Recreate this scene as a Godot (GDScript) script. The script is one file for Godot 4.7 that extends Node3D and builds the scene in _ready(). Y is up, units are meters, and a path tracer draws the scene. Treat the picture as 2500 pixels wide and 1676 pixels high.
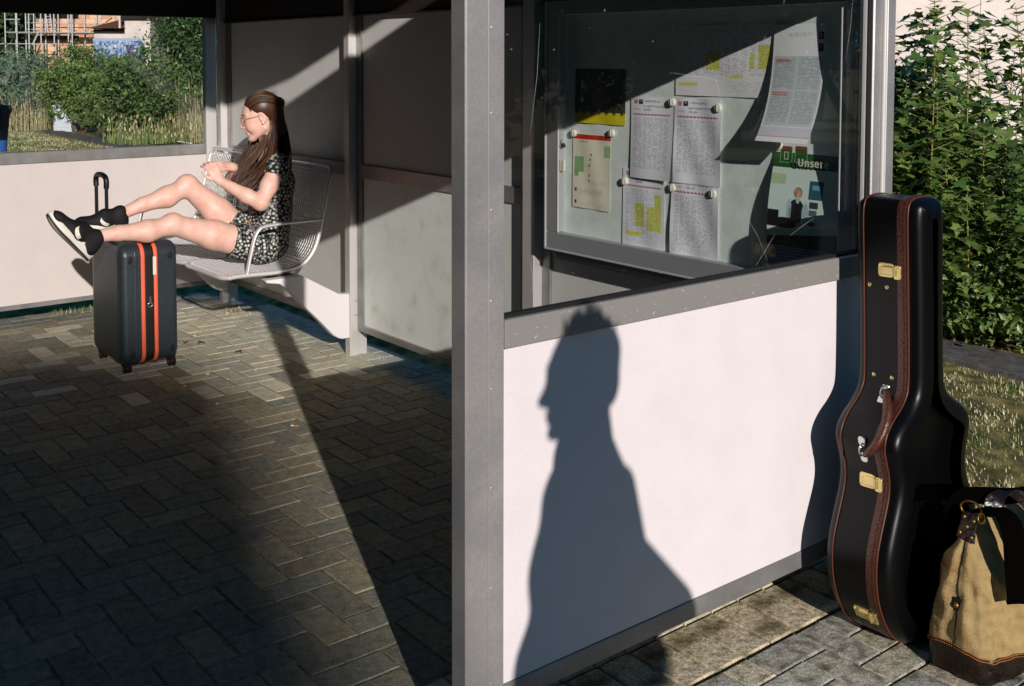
extends Node3D

# ---------------------------------------------------------------- mesh building
class MB:
	var v := PackedVector3Array()
	var n := PackedVector3Array()
	var uv := PackedVector2Array()
	var ix := PackedInt32Array()

	func tri(a: Vector3, b: Vector3, c: Vector3, ua := Vector2(), ub := Vector2(), uc := Vector2()) -> void:
		var nn := (b - a).cross(c - a).normalized()
		var k := v.size()
		v.append(a); v.append(b); v.append(c)
		for i in 3: n.append(nn)
		uv.append(ua); uv.append(ub); uv.append(uc)
		ix.append(k); ix.append(k + 2); ix.append(k + 1)

	func quad(a: Vector3, b: Vector3, c: Vector3, d: Vector3) -> void:
		tri(a, b, c, Vector2(0, 1), Vector2(1, 1), Vector2(1, 0))
		tri(a, c, d, Vector2(0, 1), Vector2(1, 0), Vector2(0, 0))

	func out3(a: Vector3, b: Vector3, c: Vector3, o: Vector3) -> void:
		if (b - a).cross(c - a).dot((a + b + c) / 3.0 - o) < 0.0: tri(a, c, b)
		else: tri(a, b, c)

	func out4(a: Vector3, b: Vector3, c: Vector3, d: Vector3, o: Vector3) -> void:
		out3(a, b, c, o); out3(a, c, d, o)

	func box(c: Vector3, s: Vector3, bev := 0.0, B := Basis.IDENTITY) -> void:
		var h := s * 0.5
		var e := minf(bev, minf(h.x, minf(h.y, h.z)) * 0.9)
		var q := func(sx: float, sy: float, sz: float, k: int) -> Vector3:
			var p := Vector3(h.x - e, h.y - e, h.z - e)
			p[k] = h[k]
			return c + B * Vector3(p.x * sx, p.y * sy, p.z * sz)
		for s0: float in [-1.0, 1.0]:
			out4(q.call(s0, -1.0, -1.0, 0), q.call(s0, 1.0, -1.0, 0), q.call(s0, 1.0, 1.0, 0), q.call(s0, -1.0, 1.0, 0), c)
			out4(q.call(-1.0, s0, -1.0, 1), q.call(1.0, s0, -1.0, 1), q.call(1.0, s0, 1.0, 1), q.call(-1.0, s0, 1.0, 1), c)
			out4(q.call(-1.0, -1.0, s0, 2), q.call(1.0, -1.0, s0, 2), q.call(1.0, 1.0, s0, 2), q.call(-1.0, 1.0, s0, 2), c)
		if e <= 0.0: return
		for a: float in [-1.0, 1.0]:
			for b: float in [-1.0, 1.0]:
				out4(q.call(a, b, -1.0, 0), q.call(a, b, 1.0, 0), q.call(a, b, 1.0, 1), q.call(a, b, -1.0, 1), c)
				out4(q.call(a, -1.0, b, 0), q.call(a, 1.0, b, 0), q.call(a, 1.0, b, 2), q.call(a, -1.0, b, 2), c)
				out4(q.call(-1.0, a, b, 1), q.call(1.0, a, b, 1), q.call(1.0, a, b, 2), q.call(-1.0, a, b, 2), c)
				for d: float in [-1.0, 1.0]:
					out3(q.call(a, b, d, 0), q.call(a, b, d, 1), q.call(a, b, d, 2), c)

	# rows[i][j]: smooth sheet; normal = dj x di
	func grid(rows: Array, wrap := false) -> void:
		var R := rows.size()
		var Cn: int = rows[0].size()
		var k := v.size()
		for i in R:
			for j in Cn:
				v.append(rows[i][j]); n.append(Vector3.ZERO)
				uv.append(Vector2(float(j) / maxi(1, Cn - 1), 1.0 - float(i) / maxi(1, R - 1)))
		for i in R - 1:
			for j in (Cn if wrap else Cn - 1):
				var j2 := (j + 1) % Cn
				var a := k + i * Cn + j
				var b := k + i * Cn + j2
				var c := k + (i + 1) * Cn + j2
				var d := k + (i + 1) * Cn + j
				var f := (v[c] - v[a]).cross(v[d] - v[b])
				n[a] += f; n[b] += f; n[c] += f; n[d] += f
				ix.append(a); ix.append(c); ix.append(b); ix.append(a); ix.append(d); ix.append(c)
		for i in range(k, v.size()): n[i] = n[i].normalized() if n[i].length() > 1e-12 else Vector3.UP

	func tube(p: Array, r: Variant, sides := 8, caps := true, flat := 1.0) -> void:
		var rows := []
		var m := p.size()
		var t0: Vector3 = (p[1] - p[0]).normalized()
		var nr := t0.cross(Vector3.UP)
		if nr.length() < 0.05: nr = t0.cross(Vector3.RIGHT)
		nr = nr.normalized()
		for i in m:
			var t: Vector3 = (p[mini(i + 1, m - 1)] - p[maxi(i - 1, 0)]).normalized()
			nr = (nr - t * nr.dot(t)).normalized()
			var bn := t.cross(nr)
			var rr: float = r[i] if r is Array else r
			var row := []
			for j in sides:
				var a := TAU * j / sides
				row.append(p[i] + nr * cos(a) * rr + bn * sin(a) * rr * flat)
			rows.append(row)
		grid(rows, true)
		if caps:
			for e in [0, m - 1]:
				var o: Vector3 = p[e] - (p[1] - p[0] if e == 0 else p[m - 2] - p[m - 1]) * 1.0
				var inner: Vector3 = p[1] if e == 0 else p[m - 2]
				for j in sides: out3(p[e], rows[e][j], rows[e][(j + 1) % sides], inner)

	# polygon in T's xy plane, extruded along T's z from 0 to depth, with a small bevel on the z = depth side
	func prism(poly: PackedVector2Array, T: Transform3D, depth: float, bev := 0.0) -> void:
		var pp := poly
		if Geometry2D.is_polygon_clockwise(pp): pp.reverse()
		var top := pp
		if bev > 0.0:
			top = PackedVector2Array()
			var m := pp.size()
			for i in m:
				var d1 := (pp[i] - pp[(i + m - 1) % m]).normalized()
				var d2 := (pp[(i + 1) % m] - pp[i]).normalized()
				var nn := (Vector2(-d1.y, d1.x) + Vector2(-d2.y, d2.x)).normalized()
				top.append(pp[i] + nn * bev)
		var id := Geometry2D.triangulate_polygon(pp)
		for i in range(0, id.size(), 3):
			var a := top[id[i]]; var b := top[id[i + 1]]; var c := top[id[i + 2]]
			if (b - a).cross(c - a) < 0.0: var t := b; b = c; c = t
			tri(T * Vector3(a.x, a.y, depth), T * Vector3(b.x, b.y, depth), T * Vector3(c.x, c.y, depth), a, b, c)
			a = pp[id[i]]; b = pp[id[i + 1]]; c = pp[id[i + 2]]
			if (b - a).cross(c - a) > 0.0: var t := b; b = c; c = t
			tri(T * Vector3(a.x, a.y, 0), T * Vector3(b.x, b.y, 0), T * Vector3(c.x, c.y, 0), a, b, c)
		var M := pp.size()
		for i in M:
			var j := (i + 1) % M
			var z1 := depth - bev
			var a3 := T * Vector3(pp[i].x, pp[i].y, 0); var b3 := T * Vector3(pp[j].x, pp[j].y, 0)
			var c3 := T * Vector3(pp[j].x, pp[j].y, z1); var d3 := T * Vector3(pp[i].x, pp[i].y, z1)
			quad(a3, b3, c3, d3)
			if bev > 0.0:
				quad(d3, c3, T * Vector3(top[j].x, top[j].y, depth), T * Vector3(top[i].x, top[i].y, depth))

	# profile of (radius, height) turned about T's y
	func lathe(prof: Array, T: Transform3D, sides := 16) -> void:
		var rows := []
		for q: Vector2 in prof:
			var row := []
			for j in sides:
				var a := TAU * j / sides
				row.append(T * Vector3(q.x * cos(a), q.y, -q.x * sin(a)))
			rows.append(row)
		grid(rows, true)

	# outline in T's xy, rings of (inset, z); closes both ends with flat caps
	func loft(outline: PackedVector2Array, rings: Array, T: Transform3D, cap0 := true, cap1 := true) -> void:
		var pp := outline
		if Geometry2D.is_polygon_clockwise(pp): pp.reverse()
		var m := pp.size()
		var nn := PackedVector2Array()
		for i in m:
			var d := (pp[(i + 1) % m] - pp[(i + m - 1) % m]).normalized()
			nn.append(Vector2(-d.y, d.x))
		var rows := []
		for q: Vector2 in rings:
			var row := []
			for i in m:
				var a := pp[i] + nn[i] * q.x
				row.append(T * Vector3(a.x, a.y, q.y))
			rows.append(row)
		grid(rows, true)
		for e in [0, rows.size() - 1]:
			if (e == 0 and not cap0) or (e > 0 and not cap1): continue
			var q: Vector2 = rings[e]
			var poly := PackedVector2Array()
			for i in m: poly.append(pp[i] + nn[i] * q.x)
			var id := Geometry2D.triangulate_polygon(poly)
			for i in range(0, id.size(), 3):
				var a := poly[id[i]]; var b := poly[id[i + 1]]; var c := poly[id[i + 2]]
				var ccw := (b - a).cross(c - a) > 0.0
				if ccw != (e > 0): var t := b; b = c; c = t
				tri(T * Vector3(a.x, a.y, q.y), T * Vector3(b.x, b.y, q.y), T * Vector3(c.x, c.y, q.y))

	func ball(c: Vector3, r: Vector3, B := Basis.IDENTITY, sides := 12) -> void:
		var rows := []
		for i in 9:
			var t := -PI / 2 + PI * i / 8.0
			var row := []
			for j in sides:
				var a := TAU * j / sides
				row.append(c + B * Vector3(r.x * cos(t) * cos(a), r.y * sin(t), -r.z * cos(t) * sin(a)))
			rows.append(row)
		grid(rows, true)

	func mesh() -> ArrayMesh:
		var arr := []
		arr.resize(Mesh.ARRAY_MAX)
		arr[Mesh.ARRAY_VERTEX] = v
		arr[Mesh.ARRAY_NORMAL] = n
		arr[Mesh.ARRAY_TEX_UV] = uv
		arr[Mesh.ARRAY_INDEX] = ix
		var m := ArrayMesh.new()
		m.add_surface_from_arrays(Mesh.PRIMITIVE_TRIANGLES, arr)
		return m

# ---------------------------------------------------------------- smooth bodies
class Body:
	var el := []      # elements in order
	var cell := 0.01
	var D := {}

	# tapered capsule; f, q: stretched by q along the unit vector f; cuts: Array of Plane (what lies over a plane is cut off)
	func bone(a: Vector3, b: Vector3, ra: float, rb: float, k := 0.02, f := Vector3.ZERO, q := 1.0, cuts := []) -> void:
		el.append([0, a, b, ra, rb, k, f, q, cuts])

	func egg(c: Vector3, r: Vector3, B := Basis.IDENTITY, k := 0.02, cuts := []) -> void:
		el.append([1, c, r, B, k, cuts])

	func carve(c: Vector3, r: Vector3, B := Basis.IDENTITY, k := 0.01) -> void:
		el.append([2, c, r, B, k, []])

	func key(x: int, y: int, z: int) -> int:
		return ((x + 2048) << 24) | ((y + 2048) << 12) | (z + 2048)

	func fill(mb: MB) -> void:
		D.clear()
		for e: Array in el:
			var lo: Vector3
			var hi: Vector3
			var k: float
			if e[0] == 0:
				k = e[5]
				var R := maxf(e[3], e[4]) * maxf(1.0, e[7]) + k + cell * 2.5
				lo = (e[1] as Vector3).min(e[2]) - Vector3.ONE * R
				hi = (e[1] as Vector3).max(e[2]) + Vector3.ONE * R
			else:
				k = e[4]
				var m: float = maxf(e[2].x, maxf(e[2].y, e[2].z)) + k + cell * 2.5
				lo = e[1] - Vector3.ONE * m
				hi = e[1] + Vector3.ONE * m
			var top := k + cell * 2.0
			var x0 := floori(lo.x / cell); var x1 := ceili(hi.x / cell)
			var y0 := floori(lo.y / cell); var y1 := ceili(hi.y / cell)
			var z0 := floori(lo.z / cell); var z1 := ceili(hi.z / cell)
			var kind: int = e[0]
			var a: Vector3 = e[1]
			var ba: Vector3 = e[2] - a if kind == 0 else Vector3.ONE
			var bb := maxf(ba.dot(ba), 1e-9)
			var inv: Basis = (e[3] as Basis).transposed() if kind > 0 else Basis.IDENTITY
			var cuts: Array = e[8] if kind == 0 else e[5]
			for x in range(x0, x1 + 1):
				for y in range(y0, y1 + 1):
					for z in range(z0, z1 + 1):
						var p := Vector3(x, y, z) * cell
						var d: float
						if kind == 0:
							var h := clampf((p - a).dot(ba) / bb, 0.0, 1.0)
							var w := p - a - ba * h
							if e[7] != 1.0:
								w += e[6] * (w.dot(e[6]) * (1.0 / e[7] - 1.0))
							d = w.length() - lerpf(e[3], e[4], h)
						else:
							var w := inv * (p - a)
							var r: Vector3 = e[2]
							var q := w / r
							var l := q.length()
							d = l * (l - 1.0) / maxf((q / r).length(), 1e-6)
						for c: Plane in cuts: d = maxf(d, c.distance_to(p))
						if d > top: continue
						var kk := ((x + 2048) << 24) | ((y + 2048) << 12) | (z + 2048)
						if kind == 2:
							if not D.has(kk): continue
							var o: float = D[kk]
							var g := clampf(0.5 - 0.5 * (o + d) / k, 0.0, 1.0)
							D[kk] = lerpf(o, -d, g) + k * g * (1.0 - g)
						elif D.has(kk):
							var o: float = D[kk]
							var g := clampf(0.5 + 0.5 * (o - d) / k, 0.0, 1.0)
							D[kk] = lerpf(o, d, g) - k * g * (1.0 - g)
						else: D[kk] = d
		var V := {}
		var base := mb.v.size()
		var ky := 1 << 12
		var kx := 1 << 24
		var offs := [0, 1, ky, ky + 1, kx, kx + 1, kx + ky, kx + ky + 1]
		for kk: int in D:
			var s := []
			var neg := 0
			var ok := true
			for o: int in offs:
				var d: float = D.get(kk + o, 9.0)
				s.append(d)
				if d < 0.0: neg += 1
			if neg == 0 or neg == 8: continue
			var sum := Vector3.ZERO
			var cnt := 0
			for i in 8:
				for bit: int in [1, 2, 4]:
					var j := i | bit
					if j == i: continue
					if (s[i] < 0.0) != (s[j] < 0.0):
						var t: float = s[i] / (s[i] - s[j])
						var pi := Vector3((i >> 2) & 1, (i >> 1) & 1, i & 1)
						var pj := Vector3((j >> 2) & 1, (j >> 1) & 1, j & 1)
						sum += pi.lerp(pj, t); cnt += 1
			V[kk] = mb.v.size()
			var g := Vector3((kk >> 24) - 2048, ((kk >> 12) & 4095) - 2048, (kk & 4095) - 2048)
			mb.v.append((g + sum / cnt) * cell)
			mb.n.append(Vector3.ZERO); mb.uv.append(Vector2.ZERO)
		for kk: int in D:
			var d0: float = D[kk]
			for ax in 3:
				var o: int = [kx, ky, 1][ax]
				if not D.has(kk + o): continue
				if (d0 < 0.0) == (D[kk + o] < 0.0): continue
				var u: int = [ky, 1, kx][ax]
				var w: int = [1, kx, ky][ax]
				if not (V.has(kk) and V.has(kk - u) and V.has(kk - w) and V.has(kk - u - w)): continue
				var q := [V[kk - u - w], V[kk - w], V[kk], V[kk - u]]
				if d0 > 0.0: q.reverse()
				var f := (mb.v[q[2]] - mb.v[q[0]]).cross(mb.v[q[3]] - mb.v[q[1]])
				for i: int in q: mb.n[i] += f
				for i: int in [q[0], q[2], q[1], q[0], q[3], q[2]]: mb.ix.append(i)
		for i in range(base, mb.v.size()): mb.n[i] = mb.n[i].normalized() if mb.n[i].length() > 1e-12 else Vector3.UP

# ---------------------------------------------------------------- objects
var names := {}
var M := {}
var rng := RandomNumberGenerator.new()

func numbered(called: String) -> String:
	var k: int = names.get(called, 0)
	names[called] = k + 1
	return called if k == 0 else "%s_%03d" % [called, k]

func thing(called: String, label: String, category: String, base: Vector3, group := "") -> Node3D:
	var o := Node3D.new()
	o.name = numbered(called)
	o.position = base
	o.set_meta("label", label)
	o.set_meta("category", category)
	if group: o.set_meta("group", group)
	add_child(o, true)
	return o

func origin_of(o: Node) -> Vector3:
	var s := Vector3.ZERO
	while o != self and o is Node3D:
		s += (o as Node3D).position
		o = o.get_parent()
	return s

# a mesh built in the scene's own coordinates, hung under a thing or part
func part(o: Node3D, called: String, m: Variant, mat: Material, label := "") -> MeshInstance3D:
	var i := MeshInstance3D.new()
	var k := 0
	var nm := called
	while o.has_node(NodePath(nm)):
		k += 1
		nm = "%s_%03d" % [called, k]
	i.name = nm
	i.mesh = m.mesh() if m is MB else m
	i.material_override = mat
	i.position = -origin_of(o)
	if label: i.set_meta("label", label)
	o.add_child(i, true)
	return i

func struct(called: String, m: Variant, mat: Material) -> MeshInstance3D:
	var i := MeshInstance3D.new()
	i.name = numbered(called)
	i.mesh = m.mesh() if m is MB else m
	i.material_override = mat
	i.set_meta("kind", "structure")
	i.set_meta("label", called.replace("_", " "))
	add_child(i, true)
	return i

func bx(a: Vector3, b: Vector3, bev := 0.003) -> MB:
	var m := MB.new()
	m.box((a + b) * 0.5, (b - a).abs(), bev)
	return m

func ub(m: MB, a: Vector3, b: Vector3, bev := 0.003) -> void:
	m.box((a + b) * 0.5, (b - a).abs(), bev)

func P2(a: Array) -> PackedVector2Array:
	var r := PackedVector2Array()
	for i in range(0, a.size(), 2): r.append(Vector2(a[i], a[i + 1]))
	return r

# smooth curve through points
func curve(p: Array, n: int) -> Array:
	var out := []
	var m := p.size()
	for i in m - 1:
		var a: Vector3 = p[maxi(i - 1, 0)]; var b: Vector3 = p[i]; var c: Vector3 = p[i + 1]; var d: Vector3 = p[mini(i + 2, m - 1)]
		for j in n: out.append(b.cubic_interpolate(c, a, d, float(j) / n))
	out.append(p[m - 1])
	return out

# ---------------------------------------------------------------- materials
func S(r: float, g: float, b: float) -> Color:
	return Color(r, g, b).linear_to_srgb()

func mat(called: String, c: Color, rough := 0.6, metal := 0.0, tex: Texture2D = null, scale := 1.0, bump: Texture2D = null, depth := 1.0) -> StandardMaterial3D:
	var m := StandardMaterial3D.new()
	m.resource_name = called
	m.albedo_color = c
	m.roughness = rough
	m.metallic = metal
	if tex or bump:
		m.uv1_triplanar = true
		m.uv1_scale = Vector3.ONE * scale
	if tex: m.albedo_texture = tex
	if bump:
		m.normal_enabled = true
		m.normal_texture = bump
		m.normal_scale = depth
	M[called] = m
	return m

func noise_img(seed_: int, freq: float, oct: int, size := 256) -> Image:
	var f := FastNoiseLite.new()
	f.seed = seed_
	f.frequency = freq
	f.fractal_octaves = oct
	return f.get_seamless_image(size, size)

# colours mixed by noise: list of [position, colour]
func noise_tex(seed_: int, freq: float, oct: int, stops: Array, size := 256, speck := 0.0) -> ImageTexture:
	var src := noise_img(seed_, freq, oct, size)
	var g := Gradient.new()
	g.offsets = PackedFloat32Array(stops.map(func(s): return s[0]))
	g.colors = PackedColorArray(stops.map(func(s): return s[1]))
	var r := RandomNumberGenerator.new()
	r.seed = seed_
	var im := Image.create(size, size, false, Image.FORMAT_RGB8)
	for y in size:
		for x in size:
			var c := g.sample(src.get_pixel(x, y).r)
			if speck > 0.0:
				var d := 1.0 + r.randfn(0.0, speck)
				c = Color(c.r * d, c.g * d, c.b * d).clamp()
			im.set_pixel(x, y, c)
	return ImageTexture.create_from_image(im)

func bump_tex(seed_: int, freq: float, oct: int, size := 256, strength := 4.0) -> ImageTexture:
	var im := noise_img(seed_, freq, oct, size)
	im.convert(Image.FORMAT_RGBA8)
	im.bump_map_to_normal_map(strength)
	return ImageTexture.create_from_image(im)

# ---------------------------------------------------------------- the scene
const CAM := Vector3(0, 1.62, 0)
var cam_right := Vector3(0.7824, 0.0019, 0.6228)
var cam_up := Vector3(0.0324, 0.9985, -0.0437)
var cam_fwd := Vector3(0.6226, -0.0549, -0.7806)

func _ready() -> void:
	rng.seed = 7
	var cam := Camera3D.new()
	cam.name = "camera"
	var z := -cam_fwd.normalized()
	var x := cam_up.cross(z).normalized()
	cam.transform = Transform3D(Basis(x, z.cross(x), z), CAM)
	cam.set_frustum(0.05 * 1676.0 / 2686.25, Vector2(0, -0.05 * 547.2 / 2686.25), 0.05, 400.0)
	add_child(cam)
	cam.current = true
	var we := WorldEnvironment.new()
	we.name = "environment"
	var env := Environment.new()
	var sky := Sky.new()
	var sm := ProceduralSkyMaterial.new()
	sm.sky_top_color = Color(0.05, 0.52, 0.79)
	sm.sky_horizon_color = Color(0.18, 0.62, 0.78)
	sm.ground_bottom_color = Color(0.10, 0.10, 0.08)
	sm.ground_horizon_color = Color(0.25, 0.27, 0.26)
	sm.sky_curve = 0.12
	sky.sky_material = sm
	env.background_mode = Environment.BG_SKY
	env.sky = sky
	env.background_energy_multiplier = 0.46
	env.tonemap_mode = Environment.TONE_MAPPER_LINEAR
	env.tonemap_exposure = 0.83
	env.sdfgi_enabled = true
	env.ssao_enabled = true
	env.ssil_enabled = true
	we.environment = env
	add_child(we)
	var sun := DirectionalLight3D.new()
	sun.name = "sun"
	sun.light_energy = 1.6
	sun.light_color = Color(1.0, 0.975, 0.955)
	sun.light_angular_distance = 0.5
	sun.shadow_enabled = true
	sun.look_at_from_position(Vector3.ZERO, Vector3(0.377, -0.35, -1.0), Vector3.UP)
	add_child(sun)
	make_materials()
	make_ground()
	make_shelter()
	make_bench()
	make_noticeboard()
	make_suitcase()
	make_guitar_case()
	make_bag()
	make_woman()
	make_man()
	make_litter()
	make_right_garden()
	make_left_garden()
	make_behind_camera()

func make_materials() -> void:
	var pan := noise_tex(3, 0.012, 4, [[0.0, Color(0.905, 0.885, 0.88)], [0.5, Color(0.92, 0.90, 0.895)], [1.0, Color(0.93, 0.91, 0.905)]], 256, 0.008)
	mat("panel", Color(0.97, 0.95, 0.955), 0.55, 0.0, pan, 1.4)
	var dirty := noise_tex(5, 0.02, 5, [[0.0, Color(0.80, 0.81, 0.77)], [0.2, Color(0.88, 0.885, 0.86)], [0.42, Color(0.915, 0.92, 0.90)], [1.0, Color(0.93, 0.93, 0.915)]], 256, 0.012)
	mat("panel_worn", Color(0.985, 1.0, 0.985), 0.5, 0.0, dirty, 0.9)
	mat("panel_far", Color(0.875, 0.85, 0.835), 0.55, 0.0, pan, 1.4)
	mat("panel_rear", Color(0.93, 0.945, 0.925), 0.55, 0.0, pan, 1.1)
	# scratched grey paint on the metal frames
	var im := Image.create(512, 512, false, Image.FORMAT_RGB8)
	im.fill(Color(0.61, 0.595, 0.575))
	var r := RandomNumberGenerator.new()
	r.seed = 11
	for y in 512:
		for x in 512:
			var d := 1.0 + r.randfn(0.0, 0.015)
			var c := im.get_pixel(x, y)
			im.set_pixel(x, y, Color(c.r * d, c.g * d, c.b * d))
	for i in 150:
		var p := Vector2(r.randf() * 512, r.randf() * 512)
		var d := Vector2.from_angle(r.randf() * TAU)
		var l := 1 if r.randf() < 0.65 else r.randi_range(3, 16)
		var w := 2 if l > 3 else r.randi_range(2, 4)
		for k in l:
			var q := p + d * k
			im.fill_rect(Rect2i(posmod(int(q.x), 510), posmod(int(q.y), 510), w, w), Color(0.93, 0.92, 0.90).darkened(r.randf() * 0.2))
	mat("frame_scratched", Color(0.93, 0.925, 0.92), 0.5, 0.15, ImageTexture.create_from_image(im), 2.6)
	mat("frame", Color(0.62, 0.61, 0.60), 0.42, 0.45, noise_tex(9, 0.02, 3, [[0.0, Color(0.84, 0.84, 0.84)], [1.0, Color(1, 1, 1)]], 128, 0.02), 2.0)
	mat("post", Color(0.80, 0.785, 0.77), 0.43, 0.65, noise_tex(19, 0.015, 4, [[0.0, Color(0.86, 0.86, 0.88)], [1.0, Color(1, 0.99, 0.98)]], 128, 0.02), 1.6)
	mat("post_light", Color(0.90, 0.88, 0.86), 0.43, 0.5)
	mat("frame_light", Color(0.80, 0.79, 0.78), 0.4, 0.15)
	mat("rubber", Color(0.05, 0.05, 0.05), 0.7)
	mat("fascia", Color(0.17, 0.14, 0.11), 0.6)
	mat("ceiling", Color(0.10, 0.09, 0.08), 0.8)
	var gl := mat("glass", Color(0.10, 0.14, 0.13, 0.045), 0.0)
	gl.transparency = BaseMaterial3D.TRANSPARENCY_ALPHA
	gl.metallic_specular = 1.0
	mat("scratch", Color(0.85, 0.88, 0.86), 0.7)
	mat("steel", Color(0.90, 0.89, 0.88), 0.35, 0.4)
	mat("white_metal", Color(0.90, 0.87, 0.87), 0.5, 0.0)
	mat("black_plastic", Color(0.035, 0.035, 0.04), 0.5)
	mat("sand_joint", S(0.42, 0.37, 0.25), 0.95, 0.0, noise_tex(21, 0.06, 4, [[0.0, Color(0.55, 0.52, 0.42)], [1.0, Color(1, 1, 0.95)]], 128, 0.12), 3.0)
	mat("moss_joint", S(0.045, 0.042, 0.028), 0.95, 0.0, noise_tex(22, 0.05, 4, [[0.0, Color(0.4, 0.38, 0.3)], [0.6, Color(0.9, 0.85, 0.6)], [1.0, Color(1, 1, 0.55)]], 128, 0.2), 4.0)
	var bb := bump_tex(31, 0.11, 5, 256, 6.0)
	for i in 6:
		var a: Color = [Color(0.66, 0.64, 0.57), Color(0.60, 0.59, 0.54), Color(0.70, 0.67, 0.58), Color(0.57, 0.56, 0.53), Color(0.64, 0.60, 0.53), Color(0.62, 0.62, 0.58)][i]
		var t := noise_tex(40 + i, 0.035, 5, [[0.0, a.darkened(0.2)], [0.3, a.darkened(0.08)], [0.55, a], [0.85, a.lightened(0.08)], [1.0, a.lightened(0.15)]], 256, 0.13)
		mat("brick_%d" % i, Color(1.0, 0.99, 0.95), 0.92, 0.0, t, 2.1, bb, 0.10)
		mat("sunlit_sandy_%d" % i, Color(1.0, 0.985, 0.92), 0.92, 0.0, noise_tex(80 + i, 0.035, 5, [[0.0, a.lightened(0.12)], [0.4, a.lightened(0.32)], [1.0, a.lightened(0.5)]], 128, 0.10), 3.0, bb, 0.10)  # sandy bricks by the bench; extra paleness there puts sunlight into the colour
		M["brick_%d" % i].albedo_color = Color(0.90, 0.885, 0.84)
		var t2 := noise_tex(60 + i, 0.035, 5, [[0.0, Color(0.30, 0.29, 0.22)], [0.25, a.darkened(0.2)], [0.5, a.lightened(0.06)], [0.85, a.lightened(0.22)], [1.0, Color(0.78, 0.75, 0.56)]], 256, 0.17)
		mat("stone_%d" % i, Color(1.0, 0.99, 0.95), 0.92, 0.0, t2, 1.8, bb, 0.14)
	mat("mossy_stone", Color(1.0, 0.97, 0.92), 0.92, 0.0, noise_tex(73, 0.024, 5, [[0.0, Color(0.36, 0.34, 0.24)], [0.3, Color(0.52, 0.49, 0.38)], [0.5, Color(0.70, 0.66, 0.57)], [0.7, Color(0.82, 0.77, 0.68)], [1.0, Color(0.86, 0.82, 0.73)]], 256, 0.14), 1.1, bb, 0.12)
	mat("pale_stone", Color(0.86, 0.82, 0.74), 0.9, 0.0, noise_tex(71, 0.03, 4, [[0.0, Color(0.7, 0.68, 0.62)], [0.5, Color(0.92, 0.9, 0.85)], [1.0, Color(1, 1, 0.96)]], 128, 0.08), 3.0, bb, 0.2)
	mat("soil", Color(0.66, 0.61, 0.45), 0.95, 0.0, noise_tex(75, 0.03, 5, [[0.0, Color(0.35, 0.40, 0.20)], [0.4, Color(0.62, 0.60, 0.40)], [0.7, Color(0.95, 0.88, 0.66)], [1.0, Color(1, 0.96, 0.8)]], 256, 0.15), 0.8)
	mat("concrete", Color(0.47, 0.45, 0.43), 0.9, 0.0, noise_tex(77, 0.04, 5, [[0.0, Color(0.6, 0.6, 0.6)], [1.0, Color(1, 1, 1)]], 128, 0.12), 1.5)

# ---------------------------------------------------------------- ground
func seen_size(p: Vector3) -> float:
	var q := p - CAM
	var d := q.dot(cam_fwd)
	if d < 0.3: return 0.0
	var sx := q.dot(cam_right) / d
	var sy := q.dot(cam_up) / d
	if absf(sx) > 0.50 or sy > 0.13 or sy < -0.54: return 0.0
	return 1.0 / (d * d) * (0.3 + absf(sy))

func brick_mesh(l: float, w: float, seed_: int) -> ArrayMesh:
	var r := RandomNumberGenerator.new()
	r.seed = seed_
	var m := MB.new()
	var e := 0.004
	var base := []
	var top := []
	for c: Vector2 in [Vector2(-1, -1), Vector2(-1, 1), Vector2(1, 1), Vector2(1, -1)]:
		var j := Vector2(r.randf_range(-0.0012, 0.0012), r.randf_range(-0.0012, 0.0012))
		base.append(Vector3(c.x * l / 2 + j.x, 0, c.y * w / 2 + j.y))
		top.append(Vector3(c.x * (l / 2 - e * r.randf_range(0.7, 1.4)) + j.x, 0, c.y * (w / 2 - e * r.randf_range(0.7, 1.4)) + j.y))
	m.quad(top[0], top[1], top[2], top[3])
	for i in 4:
		var k := (i + 1) % 4
		var d := Vector3(0, -0.0035, 0)
		m.quad(base[i] + d, base[k] + d, top[k], top[i])
		var f := Vector3(0, -0.03, 0)
		m.quad(base[i] + f, base[k] + f, base[k] + d, base[i] + d)
	return m.mesh()

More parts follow.
